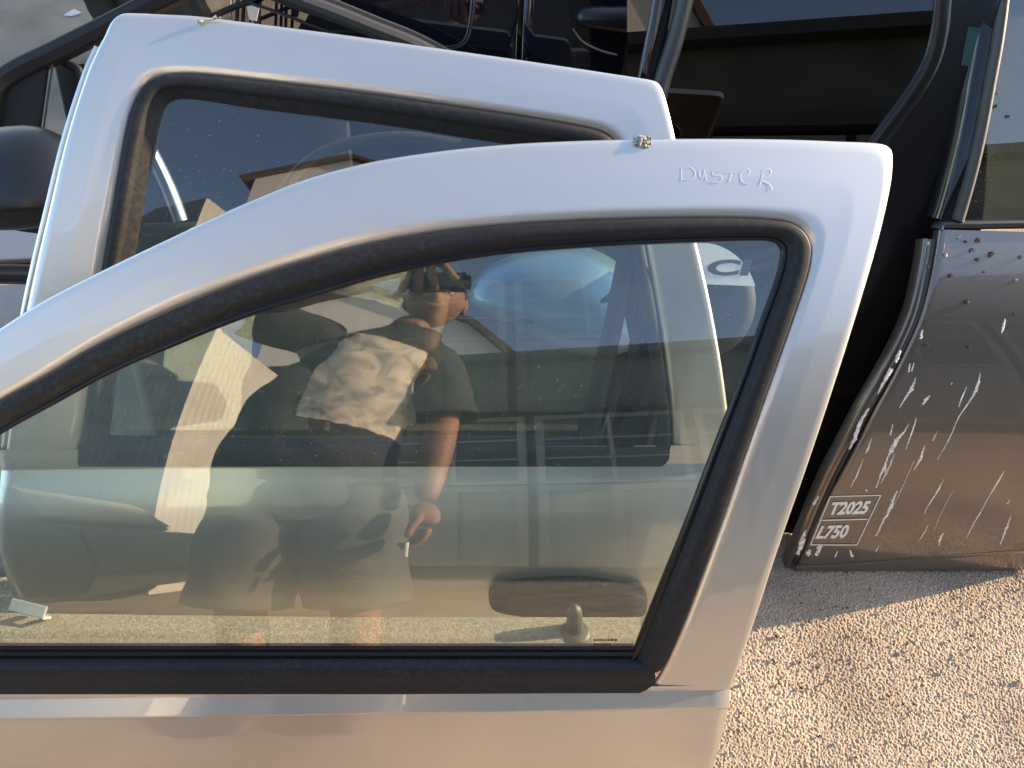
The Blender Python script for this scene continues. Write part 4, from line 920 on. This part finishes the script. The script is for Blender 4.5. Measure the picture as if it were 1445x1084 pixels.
# shirt
def loft(rings, n=64, tilt=None):
    rows = []
    for (c_, rx, ry, ti) in rings:
        rows.append([Vector(c_)+Vector((math.cos(a)*rx*math.cos(ti), math.sin(a)*ry, math.cos(a)*rx*math.sin(ti))) for a in [k*2*math.pi/n for k in range(n+1)]])
    return rows
def dense(rings, m=8):
    P = cr([(r_[0][0], r_[0][1], r_[0][2]) for r_ in rings], m); out = []
    for i, p in enumerate(P):
        f = i/m; k = min(int(f), len(rings)-2); t = f-k; t = t*t*(3-2*t); a, b = rings[k], rings[k+1]
        out.append((p, a[1]+(b[1]-a[1])*t, a[2]+(b[2]-a[2])*t, a[3]+(b[3]-a[3])*t))
    return out
def cloth_tube(a, b, r0, r1, n=40, m=28, hem=.012, dome=0):
    d = (b-a).normalized(); x = d.cross(Vector((0, 1, .1))).normalized(); y = d.cross(x); rows = []
    for i in range(m+3):
        t = min(i, m)/m; rr = r0+(r1-r0)*t
        if dome and t < dome: rr *= math.sqrt(max(1-(1-t/dome)**2, 0))+.002
        rr -= (.006 if i == m+1 else .02 if i == m+2 else 0); p = a+(b-a)*t + d*(-.01 if i == m+2 else 0)
        rows.append([p+(x*math.cos(k*2*math.pi/n)+y*math.sin(k*2*math.pi/n))*rr for k in range(n+1)])
    return rows
def joined(name, parts_, mats):
    V, F = [], []
    for rows in parts_:
        v, f = grid_mesh(rows); o_ = len(V); V += v; F += [tuple(i+o_ for i in q) for q in f]
    me = bpy.data.meshes.new(name); me.from_pydata([tuple(v) for v in V], [], F); 
    for q in mats: me.materials.append(q)
    me.update(); return me
torso = loft(dense([((-.345, -.345, .88), .205, .135, 0), ((-.345, -.345, 1.0), .200, .137, 0), ((-.33, -.345, 1.12), .196, .135, .03), ((-.30, -.345, 1.25), .200, .138, .08), ((-.26, -.34, 1.37), .200, .138, .18),
    ((-.228, -.335, 1.46), .185, .120, .26), ((-.20, -.325, 1.53), .145, .095, .28), ((-.162, -.31, 1.572), .070, .068, .25)], 16), n=120)
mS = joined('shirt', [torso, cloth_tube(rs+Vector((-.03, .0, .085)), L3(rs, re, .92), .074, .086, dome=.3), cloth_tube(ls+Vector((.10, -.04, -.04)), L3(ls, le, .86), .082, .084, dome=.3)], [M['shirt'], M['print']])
poly = [(-.28, 1.52), (-.09, 1.45), (-.04, 1.36), (-.05, 1.18), (-.12, 1.07), (-.16, 1.10), (-.36, 1.15), (-.33, 1.34), (-.30, 1.40)]  # outline of the mottled pale patch on the chest
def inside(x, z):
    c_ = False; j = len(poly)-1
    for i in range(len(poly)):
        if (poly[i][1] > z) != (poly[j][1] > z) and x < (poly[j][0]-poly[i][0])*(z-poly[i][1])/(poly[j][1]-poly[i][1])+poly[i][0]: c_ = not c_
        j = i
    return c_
for v in mS.vertices:
    n1 = noise.noise(v.co*7)*.016+noise.noise(v.co*18)*.006; v.co += v.normal*n1
mS.update()
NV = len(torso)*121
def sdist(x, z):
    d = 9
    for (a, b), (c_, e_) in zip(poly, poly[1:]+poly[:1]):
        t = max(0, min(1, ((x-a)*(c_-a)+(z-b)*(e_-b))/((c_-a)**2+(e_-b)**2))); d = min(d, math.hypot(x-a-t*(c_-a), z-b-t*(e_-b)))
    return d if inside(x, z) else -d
at_ = mS.attributes.new('patch_edge', 'FLOAT', 'POINT')
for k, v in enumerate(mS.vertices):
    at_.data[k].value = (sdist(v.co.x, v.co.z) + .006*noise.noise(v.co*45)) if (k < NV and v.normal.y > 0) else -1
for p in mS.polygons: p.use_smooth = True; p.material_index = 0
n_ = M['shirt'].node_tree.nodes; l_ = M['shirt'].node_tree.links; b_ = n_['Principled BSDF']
an = n_.new('ShaderNodeAttribute'); an.attribute_name = 'patch_edge'
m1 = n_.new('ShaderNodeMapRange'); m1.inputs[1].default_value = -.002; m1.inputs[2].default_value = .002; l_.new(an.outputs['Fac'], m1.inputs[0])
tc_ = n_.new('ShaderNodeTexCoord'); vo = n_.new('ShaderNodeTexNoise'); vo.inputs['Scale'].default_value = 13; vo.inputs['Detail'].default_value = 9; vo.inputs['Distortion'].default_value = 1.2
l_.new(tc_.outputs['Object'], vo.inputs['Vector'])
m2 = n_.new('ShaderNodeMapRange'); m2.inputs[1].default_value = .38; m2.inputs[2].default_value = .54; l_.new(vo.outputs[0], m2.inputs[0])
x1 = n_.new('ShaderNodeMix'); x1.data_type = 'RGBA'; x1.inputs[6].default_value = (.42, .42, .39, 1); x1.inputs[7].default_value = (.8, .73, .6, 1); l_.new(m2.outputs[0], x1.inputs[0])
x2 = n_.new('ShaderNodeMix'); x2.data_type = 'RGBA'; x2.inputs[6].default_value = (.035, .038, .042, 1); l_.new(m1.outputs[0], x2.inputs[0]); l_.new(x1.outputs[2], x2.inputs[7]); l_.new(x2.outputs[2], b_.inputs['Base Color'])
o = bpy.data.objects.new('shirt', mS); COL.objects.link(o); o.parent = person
# shorts: one waist, two wide legs
waist = loft(dense([((-.335, -.345, 1.0), .165, .118, 0), ((-.335, -.345, .93), .178, .128, 0), ((-.337, -.345, .85), .19, .135, 0), ((-.337, -.345, .80), .17, .10, 0)], 6))
mS = joined('shorts', [waist, cloth_tube(rh+Vector((.005, 0, -.02)), L3(rh, rk, .99)+Vector((.004, .01, 0)), .115, .118, m=30), cloth_tube(lh+Vector((0, 0, -.02)), L3(lh, lk_, .99)+Vector((.0, .01, 0)), .115, .118, m=30)], [M['shorts']])
mS.materials.clear(); mS.materials.append(M['shorts'])
for v in mS.vertices: v.co += v.normal*(noise.noise(v.co*9)*.012)
for p in mS.polygons: p.use_smooth = True
o = bpy.data.objects.new('shorts', mS); COL.objects.link(o); o.parent = person
for a in (ra, la):
    b = bmesh.new(); bmesh.ops.create_uvsphere(b, u_segments=24, v_segments=16, radius=1)
    for v in b.verts:
        v.co = Vector((v.co.x*.048*(1+.12*v.co.y), v.co.y*.145, max(v.co.z, -.75)*.055)); v.co.z *= 1 - .35*max(0, v.co.y/.145)
    bmesh.ops.translate(b, verts=b.verts, vec=Vector((a.x, a.y+.055, .0415))); bm_link('shoe', b, M['shoe'], person, autos=None)
# phone and the little white stub
PM = Matrix(((CR.x, CU.x, -CF.x, phc.x), (CR.y, CU.y, -CF.y, phc.y), (CR.z, CU.z, -CF.z, phc.z), (0, 0, 0, 1)))
b = bmesh.new(); bmesh.ops.create_cube(b, size=1, matrix=Matrix.Diagonal((.147, .0715, .008, 1)))
bmesh.ops.bevel(b, geom=[e for e in b.edges if abs(e.verts[0].co.z-e.verts[1].co.z) > .005], offset=.010, segments=6, affect='EDGES')
bmesh.ops.bevel(b, geom=[e for e in b.edges if e.calc_length() > .0005 and abs(e.verts[0].co.z-e.verts[1].co.z) < .001 and len(e.link_faces) == 2 and e.calc_face_angle(0) > 1], offset=.001, segments=2, affect='EDGES')
bmesh.ops.transform(b, matrix=PM, verts=b.verts)
ph = bm_link('phone', b, M['phone'], None); tag(ph, 'dark phone held sideways in front of the face of the photographer', 'phone')
lc = CAM - CF*.004
box('camera_block', Matrix.Translation(lc - CF*.001 - CR*.001) @ PM.to_3x3().to_4x4(), .034, .026, .003, M['phone'], ph, .001)
for dx in (-.008, .008):
    bb = bmesh.new(); bmesh.ops.create_cone(bb, cap_ends=True, segments=24, radius1=.0062, radius2=.0058, depth=.0012, matrix=Matrix.Translation(lc - CF*(-.0008) + CR*dx) @ PM.to_3x3().to_4x4()); bm_link('lens_ring', bb, M['chrome' if dx < 0 else 'phone'], ph)
st = pr + Vector((-.032, .046, -.05)); cg = tube('cigarette', [st, st+Vector((-.002, .004, -.045))], .0045, M['paper'], None, 12)
tag(cg, 'white cigarette hanging from the lowered hand of the photographer', 'cigarette')
